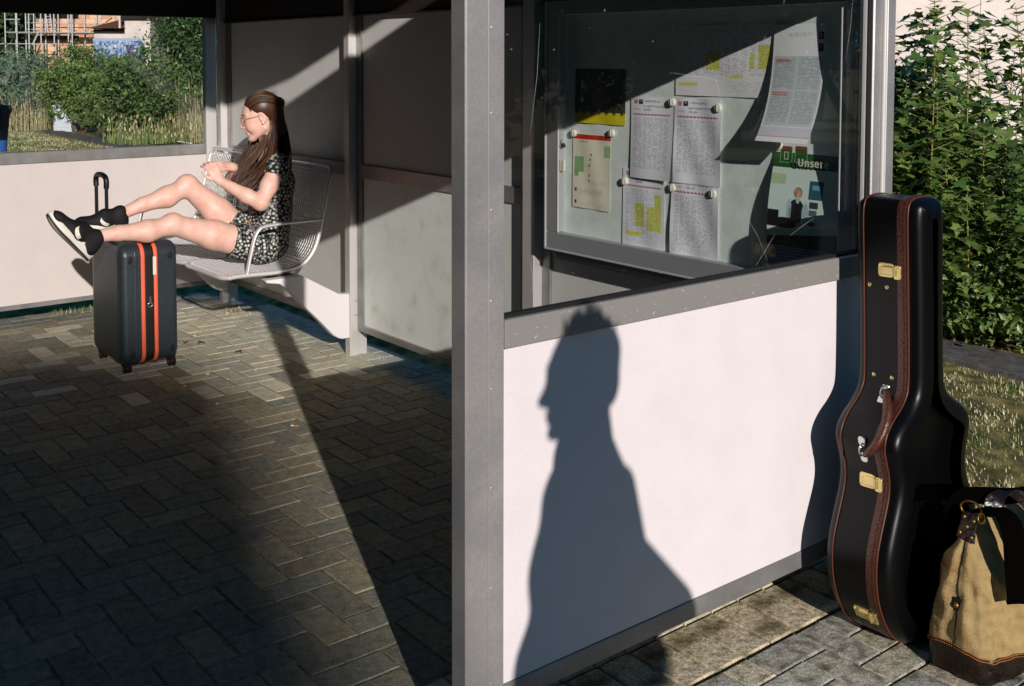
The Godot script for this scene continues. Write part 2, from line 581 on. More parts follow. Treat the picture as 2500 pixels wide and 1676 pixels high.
func make_ground() -> void:
	var g := MB.new()
	g.quad(Vector3(-150, -0.05, 150), Vector3(150, -0.05, 150), Vector3(150, -0.05, -150), Vector3(-150, -0.05, -150))
	struct("ground", g, M.soil)
	# bed of the paving
	var pv := Node3D.new()
	pv.name = "pavement"
	pv.set_meta("kind", "structure")
	pv.set_meta("label", "grey concrete block pavement")
	add_child(pv)
	var bed := bx(Vector3(-0.6, -0.3, -7.2), Vector3(3.24, -0.0026, -2.1), 0.0)
	part(pv, "sand_bed", bed, M.sand_joint)
	part(pv, "moss_bed", bx(Vector3(-0.6, -0.3, -2.1), Vector3(3.24, -0.007, 1.05), 0.0), M.moss_joint)
	mat("low_bounce_ground", S(0.045, 0.045, 0.048), 0.9, 0.0, noise_tex(79, 0.1, 4, [[0.0, Color(0.7, 0.7, 0.7)], [1.0, Color(1, 1, 1)]], 128, 0.15), 2.0)
	struct("added_dark_ground", bx(Vector3(-5.0, -0.3, 1.06), Vector3(30.0, 0.0, 7.5), 0.0), M.low_bounce_ground)  # unseen dark ground added to cut the light bounced into the shelter
	struct("added_dark_ground", bx(Vector3(-5.0, -0.3, -60.0), Vector3(-0.61, -0.002, 1.055), 0.0), M.low_bounce_ground)
	var w := 0.105
	var list := []     # [centre, along z?, half?, kind]
	for reg in 2:
		var o: Vector2 = [Vector2(2.305, -1.865), Vector2(1.338, -2.516)][reg]
		var z0: float = [-1.87, -7.2][reg]
		var z1: float = [1.0, -2.30][reg]
		for i in range(-60, 22):
			for j in range(-50, 34):
				var cx := o.x + (i + 0.5) * w
				var cz := o.y + (j + 0.5) * w
				if cx < -0.6 or cx > 3.22 or cz < z0 or cz > z1: continue
				var k := posmod(i + j, 4)
				var off: Vector2 = [Vector2(1, 0), Vector2(-1, 0), Vector2(0, 1), Vector2(0, -1)][k]
				var px := cx + off.x * w
				var pz := cz + off.y * w
				var has := px > -0.6 and px < 3.22 and pz > z0 and pz < z1
				if has and (k == 1 or k == 3): continue
				if has: list.append([Vector3((cx + px) / 2, 0, (cz + pz) / 2), k == 2, false, reg])
				else: list.append([Vector3(cx, 0, cz), false, true, reg])
	for i in range(-16, 30):
		for row in 2:
			var cx := 2.305 + (i + 0.5) * 0.116
			if cx > 3.2 or cx < 0.3: continue
			list.append([Vector3(cx, 0, [-1.98, -2.195][row]), true, false, 2 + row])
	var full := []
	var halves := []
	for s in 4:
		full.append(brick_mesh(0.2045, 0.0995, 100 + s))
		halves.append(brick_mesh(0.0995, 0.0995, 120 + s))
	var sold := brick_mesh(0.207, 0.111, 130)
	for b: Array in list: b.append(seen_size(b[0]) * (0.5 if b[2] else 1.0))
	list.sort_custom(func(p, q): return p[4] > q[4])
	var rest := {}     # the small far bricks, joined by tone
	for i in list.size():
		var b: Array = list[i]
		var m: ArrayMesh = halves[rng.randi() % 4] if b[2] else (sold if b[3] >= 2 else full[rng.randi() % 4])
		var turn := (PI / 2 if b[1] else 0.0) + (PI if rng.randf() < 0.5 else 0.0) + rng.randf_range(-0.006, 0.006)
		var p: Vector3 = b[0] + Vector3(0, rng.randf_range(-0.0010, 0.0014), 0)
		var tilt := Basis(Vector3.RIGHT, rng.randfn(0, 0.006)) * Basis(Vector3.BACK, rng.randfn(0, 0.006))
		var T := Transform3D(tilt * Basis(Vector3.UP, turn), p)
		var outside: bool = b[3] == 0 or b[3] == 2
		var idx := rng.randi() % 6
		var tone: String = "pale_stone" if b[3] == 3 else ("mossy_stone" if b[3] == 2 else ("stone_%d" if outside else ("sunlit_sandy_%d" if Vector2(b[0].x - 2.75, (b[0].z + 5.9) * 0.95).length() + rng.randfn(0, 0.22) < 1.0 else "brick_%d")) % idx)  # tone painted by place: paler in the sunlit patch, darker in the shaded floor
		if i < 300:
			var o := MeshInstance3D.new()
			o.name = "brick" if i == 0 else "brick_%03d" % i
			o.mesh = m
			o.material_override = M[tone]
			o.transform = T
			pv.add_child(o, true)
		else:
			var arr := m.surface_get_arrays(0)
			if not rest.has(tone): rest[tone] = MB.new()
			var dst: MB = rest[tone]
			var k := dst.v.size()
			for q: Vector3 in arr[Mesh.ARRAY_VERTEX]: dst.v.append(T * q)
			for q: Vector3 in arr[Mesh.ARRAY_NORMAL]: dst.n.append(T.basis * q)
			for q: Vector2 in arr[Mesh.ARRAY_TEX_UV]: dst.uv.append(q)
			for q: int in arr[Mesh.ARRAY_INDEX]: dst.ix.append(k + q)
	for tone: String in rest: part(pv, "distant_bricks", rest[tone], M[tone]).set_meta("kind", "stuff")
	# slab of the lawn beside the paving, and the narrow footpath that runs along it
	var lw := MB.new()
	var rows := []
	for i in 60:
		var row := []
		var zz := 1.05 - i * 1.02
		for j in 24:
			var xx := 3.24 + j * 0.16 + maxf(0.0, (-zz - 8.0)) * 0.05 * j / 23.0
			row.append(Vector3(xx, -0.012 + rng.randf_range(-0.012, 0.012) - (0.0 if j > 0 else 0.02), zz))
		rows.append(row)
	for rr: Array in rows: rr.reverse()
	lw.grid(rows)
	struct("lawn", lw, M.soil)
	var lw2 := MB.new()
	lw2.quad(Vector3(-0.6, -0.02, -7.2), Vector3(3.24, -0.02, -7.2), Vector3(3.24, -0.02, -60), Vector3(-0.6, -0.02, -60))
	struct("lawn", lw2, M.soil)
	var fp := MB.new()
	var pts := [Vector3(5.42, 0, 1.04), Vector3(5.46, 0, -2.9), Vector3(5.85, 0, -8), Vector3(6.2, 0, -13), Vector3(6.75, 0, -20.2), Vector3(7.1, 0, -28), Vector3(8.3, 0, -48)]
	var c := curve(pts, 8)
	var L := []
	for p: Vector3 in c: L.append([p + Vector3(0.37, -0.2, 0), p + Vector3(0.37, 0.012, 0), p + Vector3(0.355, 0.022, 0), p + Vector3(0.015, 0.022, 0), p + Vector3(0, 0.012, 0), p + Vector3(0, -0.2, 0)])
	fp.grid(L)
	struct("footpath", fp, M.concrete)

# ---------------------------------------------------------------- shelter
func make_shelter() -> void:
	var s := thing("waiting_shelter", "grey metal framed waiting shelter with white panels and glass panes", "shelter", Vector3(2.2, 0, -4.4))
	# near end wall
	var m := MB.new()
	ub(m, Vector3(1.3926, -0.05, -1.962), Vector3(1.456, 2.9, -1.905), 0.004)
	part(s, "corner_post", m, M.post)
	m = bx(Vector3(1.4585, 0.0, -1.955), Vector3(1.504, 2.8, -1.912), 0.0015)
	var strip := part(s, "frame_strip", m, M.post)
	for y: float in [1.688, 1.5, 1.286, 1.083, 0.886, 0.66, 0.43, 0.21]:
		var k := MB.new()
		k.lathe([Vector2(0.0001, 0.0007), Vector2(0.0028, 0.0006), Vector2(0.0036, 0.0)], Transform3D(Basis(Vector3.RIGHT, PI / 2), Vector3(1.4685, y, -1.9118)), 10)
		part(strip, "screw", k, M.post)
	part(s, "lower_rail", bx(Vector3(1.5045, 0.969, -1.965), Vector3(2.915, 1.035, -1.908), 0.003), M.frame_scratched)
	part(s, "end_panel", bx(Vector3(1.5045, 0.19, -1.945), Vector3(2.915, 0.9685, -1.92), 0.001), M.panel)
	part(s, "bottom_rail", bx(Vector3(1.5045, 0.139, -1.96), Vector3(2.915, 0.1895, -1.917), 0.002), M.frame)
	part(s, "glazing_bead", bx(Vector3(1.5045, 1.0355, -1.945), Vector3(2.897, 1.043, -1.922), 0.001), M.rubber)
	part(s, "window_pane", bx(Vector3(1.506, 1.0405, -1.937), Vector3(2.899, 1.845, -1.931), 0.0), M.glass)
	m = MB.new()
	for q: Array in [[1.62, 1.70, 1.592, 1.45], [2.20, 1.62, 2.265, 1.44], [2.83, 1.80, 2.80, 1.62], [2.35, 1.20, 2.45, 1.06], [2.48, 1.13, 2.40, 1.05], [2.05, 1.585, 2.30, 1.55], [1.59, 1.16, 1.60, 1.08], [2.55, 1.12, 2.66, 1.16]]:
		var a := Vector3(q[0], q[1], -1.9296)
		var b := Vector3(q[2], q[3], -1.9296)
		var mid := (a + b) / 2 + Vector3(0.006, 0.004, 0)
		m.tube([a, mid, b], [0.0001, 0.00022, 0.0001], 4)
	for i in 26:
		var a := Vector3(rng.randf_range(1.52, 2.88), rng.randf_range(1.06, 1.84), -1.9296)
		var d := Vector3(rng.randfn(0, 1), rng.randfn(0, 1), 0).normalized() * rng.randf_range(0.001, 0.007)
		m.tube([a, a + d], 0.00032, 4)
	part(s, "pane_scratches", m, M.scratch).set_meta("kind", "stuff")
	m = MB.new()
	ub(m, Vector3(2.917, 0.0, -1.975), Vector3(2.962, 2.85, -1.912), 0.004)
	ub(m, Vector3(2.9775, 0.0, -1.975), Vector3(3.024, 2.85, -1.906), 0.004)
	ub(m, Vector3(2.962, 0.0, -1.97), Vector3(2.9775, 2.85, -1.913), 0.0)
	var pst := part(s, "rear_post", m, M.post)
	m = MB.new()
	m.tube([Vector3(2.9697, 0.01, -1.910), Vector3(2.9697, 2.84, -1.910)], 0.0072, 10)
	part(pst, "bead", m, M.frame_light)
	part(pst, "gasket", bx(Vector3(2.9005, 1.035, -1.95), Vector3(2.9165, 1.845, -1.918), 0.001), M.rubber)
	part(pst, "edge_trim", bx(Vector3(2.8975, 1.036, -1.938), Vector3(2.9, 1.844, -1.926), 0.0), M.frame_light)
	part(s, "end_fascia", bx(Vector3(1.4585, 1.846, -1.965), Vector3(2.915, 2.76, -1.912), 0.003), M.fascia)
	# far end wall
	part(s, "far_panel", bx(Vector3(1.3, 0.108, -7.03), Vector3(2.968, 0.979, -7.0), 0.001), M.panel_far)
	part(s, "far_rail", bx(Vector3(1.3, 0.98, -7.04), Vector3(2.968, 1.05, -6.992), 0.003), M.frame)
	part(s, "far_bottom_rail", bx(Vector3(1.3, 0.1, -7.045), Vector3(2.968, 0.1295, -6.996), 0.002), M.frame)
	part(s, "far_window_pane", bx(Vector3(1.3, 1.05, -7.018), Vector3(2.97, 1.885, -7.012), 0.0), M.glass)
	part(s, "far_frame_strip", bx(Vector3(2.969, 0.1, -7.045), Vector3(3.044, 1.886, -6.99), 0.003), M.post_light)
	part(s, "far_corner_post", bx(Vector3(1.235, -0.05, -7.05), Vector3(1.299, 3.0, -6.99), 0.004), M.post)
	part(s, "far_fascia", bx(Vector3(1.3, 1.887, -7.05), Vector3(3.1, 2.80, -6.985), 0.003), M.fascia)
	# rear wall in three bays
	for b: Array in [[-6.83, -5.2255], [-5.1695, -3.691], [-3.609, -1.976]]:
		var z0: float = b[0]
		var z1: float = b[1]
		part(s, "rear_panel", bx(Vector3(3.056, 0.165, z0 + 0.055), Vector3(3.075, 0.979, z1 - 0.055), 0.001), M.panel_worn if z0 < -5.0 and z0 > -6.0 else M.panel_rear)
		part(s, "upper_rear_panel", bx(Vector3(3.056, 1.045, z0 + 0.055), Vector3(3.075, 1.85, z1 - 0.055), 0.001), M.panel_rear)
		var f := part(s, "rear_bottom_rail", bx(Vector3(3.043, 0.135, z0 + 0.055), Vector3(3.083, 0.170, z1 - 0.055), 0.002), M.frame)
		part(s, "rear_mid_rail", bx(Vector3(3.043, 0.975, z0 + 0.055), Vector3(3.083, 1.05, z1 - 0.055), 0.002), M.frame)
		for e: float in [z0, z1 - 0.0545]:
			part(f, "upright", bx(Vector3(3.045, 0.134, e), Vector3(3.085, 1.85, e + 0.0545), 0.002), M.frame)
		part(f, "lip", bx(Vector3(3.036, 0.171, z1 - 0.0562), Vector3(3.05, 1.845, z1 - 0.0505), 0.001), M.frame_light)
	for z0: float in [-6.885, -5.225, -3.690]:
		var z1 := z0 + (0.0555 if z0 < -4.0 else 0.0805)
		m = MB.new()
		ub(m, Vector3(3.0, -0.05, z0), Vector3(3.058, 2.8, z1), 0.004)
		var cl := part(s, "wall_post", m, M.post_light)
		m = MB.new()
		m.prism(P2([3.06, -0.05, 3.108, -0.05, 3.108, 0.12, 3.092, 0.145, 3.075, 0.15, 3.06, 0.175]), Transform3D(Basis.IDENTITY, Vector3(0, 0, z0 + 0.008)), z1 - z0 - 0.012, 0.003)
		part(cl, "foot", m, M.post_light)
		for y: float in [0.22, 0.30]:
			var k := MB.new()
			k.lathe([Vector2(0.0001, 0.002), Vector2(0.004, 0.0016), Vector2(0.0055, 0.0)], Transform3D(Basis(Vector3.RIGHT, PI / 2), Vector3(3.036, y, z1)), 8)
			part(cl, "screw", k, M.frame)
	part(s, "rear_fascia", bx(Vector3(3.04, 1.8455, -6.984), Vector3(3.09, 2.86, -1.976), 0.003), M.fascia)
	m = MB.new()
	m.tube([Vector3(3.034, 1.853, -6.95), Vector3(3.034, 1.853, -1.99)], 0.008, 6)
	part(s, "beam_trim", m, M.fascia)
	# curved roof
	var prof := [Vector2(-0.95, 3.52), Vector2(0.3, 3.27), Vector2(1.15, 3.035), Vector2(1.54, 2.905), Vector2(2.03, 2.858), Vector2(2.7, 2.84), Vector2(3.45, 2.83)]
	var lo := []
	var hi := []
	for i in prof.size():
		lo.append(Vector2(prof[i].x, prof[i].y)); hi.append(Vector2(prof[i].x, prof[i].y + 0.09))
	hi.reverse()
	m = MB.new()
	m.prism(PackedVector2Array(lo + hi), Transform3D(Basis.IDENTITY, Vector3(0, 0, -7.35)), 7.35 - 1.915, 0.0)
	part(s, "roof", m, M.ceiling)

# ---------------------------------------------------------------- bench
func make_bench() -> void:
	var b := thing("bench", "bench of silvery wire mesh seats on a white wall bracket", "bench", Vector3(2.7, 0, -6.05))
	var prof := [Vector2(2.375, 0.466), Vector2(2.360, 0.478), Vector2(2.373, 0.491), Vector2(2.48, 0.491), Vector2(2.62, 0.487), Vector2(2.72, 0.495), Vector2(2.79, 0.522), Vector2(2.84, 0.575), Vector2(2.872, 0.65), Vector2(2.905, 0.79), Vector2(2.94, 0.93), Vector2(2.955, 0.985), Vector2(2.968, 0.999), Vector2(2.982, 0.985)]
	var p3 := []
	for q: Vector2 in prof: p3.append(Vector3(q.x, q.y, 0))
	var fine := curve(p3, 5)
	for k in 3:
		var z1 := -5.285 - k * 0.545
		var z0 := z1 - 0.52
		var fr := MB.new()
		var loop := []
		var cut := fine.slice(9, fine.size() - 9)
		for q: Vector3 in cut: loop.append(Vector3(q.x, q.y, z1))
		var last: Vector3 = cut[cut.size() - 1]
		loop.append(Vector3(last.x + 0.008, last.y + 0.03, z1 - 0.02))
		loop.append(Vector3(last.x + 0.012, last.y + 0.04, z1 - 0.06))
		loop.append(Vector3(last.x + 0.012, last.y + 0.04, z0 + 0.06))
		loop.append(Vector3(last.x + 0.008, last.y + 0.03, z0 + 0.02))
		var back := cut.duplicate()
		back.reverse()
		for q: Vector3 in back: loop.append(Vector3(q.x, q.y, z0))
		var first: Vector3 = cut[0]
		loop.append(Vector3(first.x - 0.03, first.y, z0 + 0.02))
		loop.append(Vector3(first.x - 0.04, first.y - 0.002, z0 + 0.07))
		loop.append(Vector3(first.x - 0.04, first.y - 0.002, z1 - 0.07))
		loop.append(Vector3(first.x - 0.03, first.y, z1 - 0.02))
		loop.append(loop[0])
		fr.tube(loop, 0.0125, 10, false)
		var seat := part(b, "seat_frame", fr, M.steel)
		var w := MB.new()
		var nx := 21
		for i in nx:
			var zz := lerpf(z0 + 0.012, z1 - 0.012, float(i) / (nx - 1))
			var line := []
			for q: Vector3 in fine.slice(4, fine.size() - 4): line.append(Vector3(q.x, q.y + 0.004, zz))
			w.tube(line, 0.0031, 4, false)
		var along := []
		for i in fine.size() - 1:
			for t in 2: along.append((fine[i] as Vector3).lerp(fine[i + 1], t * 0.5))
		var acc := 0.0
		for i in range(1, along.size() - 4):
			acc += (along[i] as Vector3).distance_to(along[i - 1])
			if acc > 0.019 and i > 6:
				acc = 0.0
				var q: Vector3 = along[i]
				w.tube([Vector3(q.x, q.y + 0.006, z0 + 0.01), Vector3(q.x, q.y + 0.006, z1 - 0.01)], 0.0031, 4, false)
		part(seat, "wire_mesh", w, M.steel)
	for z: float in [-5.287, -6.90]:
		var arm := MB.new()
		arm.tube(curve([Vector3(2.455, 0.495, z), Vector3(2.478, 0.60, z), Vector3(2.50, 0.68, z), Vector3(2.525, 0.722, z), Vector3(2.565, 0.738, z), Vector3(2.70, 0.744, z), Vector3(2.89, 0.744, z)], 5), 0.0145, 8, true, 0.6)
		part(b, "armrest", arm, M.steel)
	var bm := MB.new()
	bm.box(Vector3(2.66, 0.458, -6.06), Vector3(0.09, 0.038, 1.66), 0.008)
	part(b, "carrier_beam", bm, M.black_plastic)
	for z: float in [-5.222, -6.80]:
		var br := MB.new()
		var poly := P2([2.50, 0.476, 2.515, 0.46, 2.586, 0.447, 2.635, 0.41, 2.69, 0.345, 2.80, 0.235, 2.90, 0.128, 2.93, 0.108, 2.955, 0.1, 2.999, 0.1, 2.999, 0.342, 2.945, 0.348, 2.93, 0.352, 2.715, 0.476])
		br.prism(poly, Transform3D(Basis.IDENTITY, Vector3(0, 0, z)), 0.05, 0.004)
		part(b, "wall_bracket", br, M.white_metal)

# ---------------------------------------------------------------- noticeboard and papers
func lines_img(w: int, h: int, bg: Color) -> Image:
	var im := Image.create(w, h, false, Image.FORMAT_RGB8)
	im.fill(bg)
	return im

func text_block(im: Image, r: Rect2i, ink: Color, row: int, dens: float, g: RandomNumberGenerator) -> void:
	var y := r.position.y
	while y < r.end.y:
		var x := r.position.x
		while x < r.end.x:
			var l := g.randi_range(2, 7)
			if g.randf() < dens:
				for k in mini(l, r.end.x - x):
					var c := ink.lerp(im.get_pixel(x + k, y), g.randf_range(0.0, 0.6))
					im.set_pixel(x + k, y, c)
			x += l + 1
		y += row

func candy(im: Image, y: int, x0: int, x1: int) -> void:
	for x in range(x0, x1):
		for k in 5:
			if posmod(x + k, 12) < 7: im.set_pixel(x, y - k, Color(0.62, 0.10, 0.10))

func sheet(called: String, label: String, z0: float, z1: float, y0: float, y1: float, im: Image, bulge: Callable) -> Node3D:
	var o := thing(called, label, "notice", Vector3(2.982, y0, (z0 + z1) / 2), "notices on the noticeboard")
	var rows := []
	for i in 19:
		var row := []
		for j in 13:
			var u := j / 12.0
			var t := i / 18.0
			row.append(Vector3(2.982 - bulge.call(u, t), lerpf(y0, y1, t), lerpf(z0, z1, u)))
		rows.append(row)
	# seen from inside the shelter: left edge at z0, right edge at z1
	var m := MB.new()
	m.grid(rows)
	var back := []
	for rr: Array in rows:
		var q := []
		for p: Vector3 in rr: q.append(p + Vector3(0.0004, 0, 0))
		q.reverse()
		back.append(q)
	m.grid(back)
	var pm := StandardMaterial3D.new()
	pm.roughness = 0.55
	pm.albedo_color = Color(1, 1, 1)
	pm.albedo_texture = ImageTexture.create_from_image(im)
	pm.resource_name = called
	part(o, "printed_sheet", m, pm)
	return o

func magnet(y: float, z: float, label: String) -> void:
	var o := thing("magnet", label, "magnet", Vector3(2.965, y, z), "round white magnets holding the notices")
	var m := MB.new()
	var T := Transform3D(Basis(Vector3.BACK, PI / 2), Vector3(2.9815, y, z))
	m.lathe([Vector2(0.0145, 0.0), Vector2(0.0155, 0.004), Vector2(0.0155, 0.010), Vector2(0.0135, 0.0125), Vector2(0.0001, 0.0128)], T, 20)
	part(o, "cap", m, M.white_magnet)
	part(o, "grip", bx(Vector3(2.9665, y - 0.011, z - 0.0017), Vector3(2.969, y + 0.011, z + 0.0017), 0.0008), M.white_magnet)

func make_noticeboard() -> void:
	mat("white_magnet", Color(0.86, 0.85, 0.78), 0.45)
	mat("board", Color(0.93, 0.97, 0.94), 0.6, 0.0, noise_tex(91, 0.03, 4, [[0.0, Color(0.90, 0.92, 0.91)], [1.0, Color(1, 1, 1)]], 128, 0.015), 2.0)
	mat("aluminium", Color(0.66, 0.67, 0.68), 0.38, 0.35)
	var n := thing("noticeboard", "wide metal framed noticeboard on the rear wall covered in papers", "noticeboard", Vector3(2.97, 0.838, -2.72))
	part(n, "back_panel", bx(Vector3(2.9835, 0.87, -3.43), Vector3(2.997, 1.83, -2.0), 0.0), M.board)
	for q: Array in [["bottom_frame", Vector3(2.945, 0.838, -3.463), Vector3(2.998, 0.905, -1.985)], ["top_frame", Vector3(2.945, 1.795, -3.463), Vector3(2.998, 1.855, -1.985)], ["left_frame", Vector3(2.945, 0.9055, -3.463), Vector3(2.998, 1.7945, -3.394)], ["right_frame", Vector3(2.945, 0.9055, -2.032), Vector3(2.998, 1.7945, -1.985)]]:
		part(n, q[0], bx(q[1], q[2], 0.003), M.aluminium)
	part(n, "outer_trim", bx(Vector3(2.9405, 0.8295, -3.472), Vector3(2.952, 0.8375, -1.985), 0.001), M.frame_light)
	part(n, "outer_trim", bx(Vector3(2.9405, 0.838, -3.472), Vector3(2.952, 1.855, -3.4635), 0.001), M.frame_light)
	part(n, "inner_trim", bx(Vector3(2.9435, 0.906, -3.3938), Vector3(2.950, 1.794, -3.3895), 0.0005), M.frame_light)
	part(n, "inner_trim", bx(Vector3(2.928, 1.0, -2.0365), Vector3(2.944, 1.78, -2.0325), 0.0005), M.frame_light)
	part(n, "base_channel", bx(Vector3(2.965, 0.79, -3.43), Vector3(3.03, 0.829, -1.985), 0.003), M.rubber)
	var hg := MB.new()
	ub(hg, Vector3(2.953, 1.16, -3.392), Vector3(2.962, 1.205, -3.362), 0.002)
	part(n, "hinge", hg, M.white_magnet)
	var lk := MB.new()
	lk.ball(Vector3(2.958, 1.266, -3.372), Vector3(0.01, 0.01, 0.01))
	part(n, "lock", lk, M.rubber)
	part(n, "lock_tab", bx(Vector3(2.954, 1.274, -3.384), Vector3(2.962, 1.29, -3.376), 0.001), M.aluminium)

	var g := RandomNumberGenerator.new()
	g.seed = 5
	var flat := func(u: float, t: float) -> float: return 0.0012 + 0.002 * sin(u * 9.0 + t * 5.0) * sin(u * 3.1) + 0.002 * (1.0 - t)
	# route map with a red header
	var im := lines_img(168, 240, Color(0.93, 0.92, 0.82))
	im.fill_rect(Rect2i(0, 2, 168, 15), Color(0.80, 0.15, 0.09))
	text_block(im, Rect2i(6, 6, 40, 3), Color(0.9, 0.6, 0.5), 2, 0.6, g)
	text_block(im, Rect2i(30, 22, 38, 5), Color(0.15, 0.15, 0.15), 2, 0.9, g)
	im.fill_rect(Rect2i(8, 74, 42, 50), Color(0.58, 0.73, 0.50))
	im.fill_rect(Rect2i(8, 112, 18, 26), Color(0.52, 0.70, 0.45))
	im.fill_rect(Rect2i(140, 34, 28, 36), Color(0.62, 0.76, 0.54))
	for k in 60:
		im.set_pixel(84 - int(k * 0.2), 70 + k, Color(0.55, 0.5, 0.45))
		im.set_pixel(36 + k, int(112 - k * 0.35), Color(0.65, 0.6, 0.5))
	for q: Array in [[82, 62], [78, 78], [74, 98], [72, 130], [70, 146]]: im.fill_rect(Rect2i(q[0], q[1], 6, 7), Color(0.45, 0.30, 0.22))
	text_block(im, Rect2i(76, 150, 76, 10), Color(0.80, 0.52, 0.38), 3, 0.5, g)
	im.fill_rect(Rect2i(10, 176, 10, 12), Color(0.65, 0.18, 0.12))
	text_block(im, Rect2i(24, 178, 110, 20), Color(0.35, 0.33, 0.28), 4, 0.75, g)
	im.fill_rect(Rect2i(10, 216, 9, 10), Color(0.20, 0.24, 0.26))
	text_block(im, Rect2i(40, 222, 116, 14), Color(0.45, 0.43, 0.36), 4, 0.5, g)
	sheet("route_map", "cream route map with a red header bar, leftmost notice on the board", -3.338, -3.118, 1.018, 1.318, im, flat)
	# yellow sheet, the shade over its upper part painted into the print
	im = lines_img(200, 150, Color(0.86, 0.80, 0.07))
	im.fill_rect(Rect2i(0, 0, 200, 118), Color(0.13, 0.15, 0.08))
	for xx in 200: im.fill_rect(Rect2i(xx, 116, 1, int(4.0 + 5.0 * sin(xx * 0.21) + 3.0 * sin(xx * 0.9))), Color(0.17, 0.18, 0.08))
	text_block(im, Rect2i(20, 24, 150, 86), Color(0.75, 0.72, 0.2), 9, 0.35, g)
	sheet("yellow_notice", "yellow notice with shadow painted over its upper part, above the route map", -3.325, -3.036, 1.362, 1.58, im, flat)
	# timetables: four sheets alike, each with its own marks
	var tt := func(marks: int) -> Image:
		var t := lines_img(168, 240, Color(0.94, 0.95, 0.97))
		t.fill_rect(Rect2i(14, 10, 14, 11), Color(0.72, 0.12, 0.10))
		t.fill_rect(Rect2i(16, 12, 10, 7), Color(0.9, 0.8, 0.8))
		t.fill_rect(Rect2i(18, 13, 2, 5), Color(0.72, 0.12, 0.10))
		t.fill_rect(Rect2i(22, 13, 2, 5), Color(0.72, 0.12, 0.10))
		t.fill_rect(Rect2i(34, 9, 16, 13), Color(0.07, 0.08, 0.10))
		t.fill_rect(Rect2i(39, 12, 6, 3), Color(0.8, 0.8, 0.8))
		text_block(t, Rect2i(56, 11, 60, 6), Color(0.12, 0.12, 0.14), 2, 0.85, g)
		text_block(t, Rect2i(52, 26, 96, 5), Color(0.12, 0.12, 0.14), 2, 0.8, g)
		text_block(t, Rect2i(12, 36, 26, 3), Color(0.7, 0.15, 0.12), 2, 0.9, g)
		text_block(t, Rect2i(54, 36, 28, 5), Color(0.10, 0.10, 0.12), 2, 0.9, g)
		candy(t, 54, 12, 156)
		for c in 7: text_block(t, Rect2i(12 + c * 20, 62, 17, 150), Color(0.35, 0.37, 0.44), 3, 0.72 if c < 4 or marks < 2 else 0.45, g)
		if marks == 2:
			for q: Array in [[48, 104, 40, 72], [100, 112, 56, 74], [128, 72, 28, 40]]:
				for y in range(q[1], q[1] + q[3]):
					for xx in range(q[0], q[0] + q[2]):
						var c: Color = t.get_pixel(xx, y)
						t.set_pixel(xx, y, Color(c.r * 0.93, c.g * 0.93, c.b * 0.48))
		if marks >= 2: text_block(t, Rect2i(12, 216, 130, 16), Color(0.5, 0.5, 0.6), 4, 0.6, g)
		if marks == 2:
			for y in range(194, 206):
				for xx in range(12, 76):
					var c: Color = t.get_pixel(xx, y)
					t.set_pixel(xx, y, Color(c.r * 0.98, c.g * 0.96, c.b * 0.35))
		return t
	var wavy := func(u: float, t: float) -> float: return 0.003 + 0.0035 * (1.0 - t) + 0.004 * sin(u * 5.5 + 1.5) * (1.0 - t * 0.6) + 0.002 * sin(u * 11.0 + t * 6.0)
	var curl := func(u: float, t: float) -> float: return 0.003 + 0.014 * pow(1.0 - t, 2.0) * (0.3 + u) + 0.003 * sin(u * 6.0)
	sheet("timetable", "white timetable lower left with three yellow highlighted blocks", -3.046, -2.826, 0.902, 1.2, tt.call(2), flat)
	sheet("timetable", "white timetable lower right, grey columns with no yellow marks", -2.79, -2.562, 0.902, 1.2, tt.call(3), wavy)
	sheet("timetable", "upper white timetable half under the slanting shadow edge", -3.003, -2.785, 1.168, 1.478, tt.call(0), curl)
	sheet("timetable", "upper right white timetable fully in sun beneath the wide table", -2.778, -2.555, 1.168, 1.478, tt.call(1), wavy)
	# wide table with yellow cells
	im = lines_img(300, 180, Color(0.94, 0.95, 0.96))
	for c in 12: text_block(im, Rect2i(10 + c * 24, 8, 20, 120), Color(0.42, 0.44, 0.50), 3, 0.6, g)
	for q: Array in [[96, 70, 42, 44], [252, 52, 36, 58], [228, 70, 12, 40], [10, 146, 60, 9], [158, 126, 50, 8]]:
		for y in range(q[1], q[1] + q[3]):
			for xx in range(q[0], q[0] + q[2]):
				var c: Color = im.get_pixel(xx, y)
				im.set_pixel(xx, y, Color(c.r * 0.93, c.g * 0.93, c.b * 0.46))
	text_block(im, Rect2i(160, 142, 130, 28), Color(0.62, 0.63, 0.68), 4, 0.6, g)
	sheet("wide_table", "wide white table sheet with yellow cells, partly in shadow", -2.774, -2.327, 1.488, 1.74, im, flat)
	# long hanging notice that rolls off the board at its foot
	im = lines_img(128, 256, Color(0.93, 0.95, 0.95))
	text_block(im, Rect2i(40, 20, 60, 8), Color(0.4, 0.4, 0.4), 3, 0.7, g)
	im.fill_rect(Rect2i(112, 18, 12, 16), Color(0.05, 0.05, 0.07))
	im.fill_rect(Rect2i(115, 21, 4, 9), Color(0.75, 0.75, 0.75))
	im.fill_rect(Rect2i(112, 44, 12, 16), Color(0.05, 0.05, 0.07))
	im.fill_rect(Rect2i(115, 48, 5, 3), Color(0.75, 0.75, 0.75))
	im.fill_rect(Rect2i(4, 70, 120, 152), Color(0.80, 0.84, 0.84))
	for blk in 4: text_block(im, Rect2i(8 + 60 * (blk % 2), 74 + 74 * (blk / 2), 52, 68), Color(0.40, 0.43, 0.45), 3, 0.85, g)
	for y: int in [78, 82, 150, 154]: im.fill_rect(Rect2i(8, y, 40, 2), Color(0.72, 0.38, 0.30))
	im.fill_rect(Rect2i(0, 244, 128, 1), Color(0.72, 0.42, 0.38))
	im.fill_rect(Rect2i(0, 224, 128, 20), Color(0.84, 0.85, 0.88))
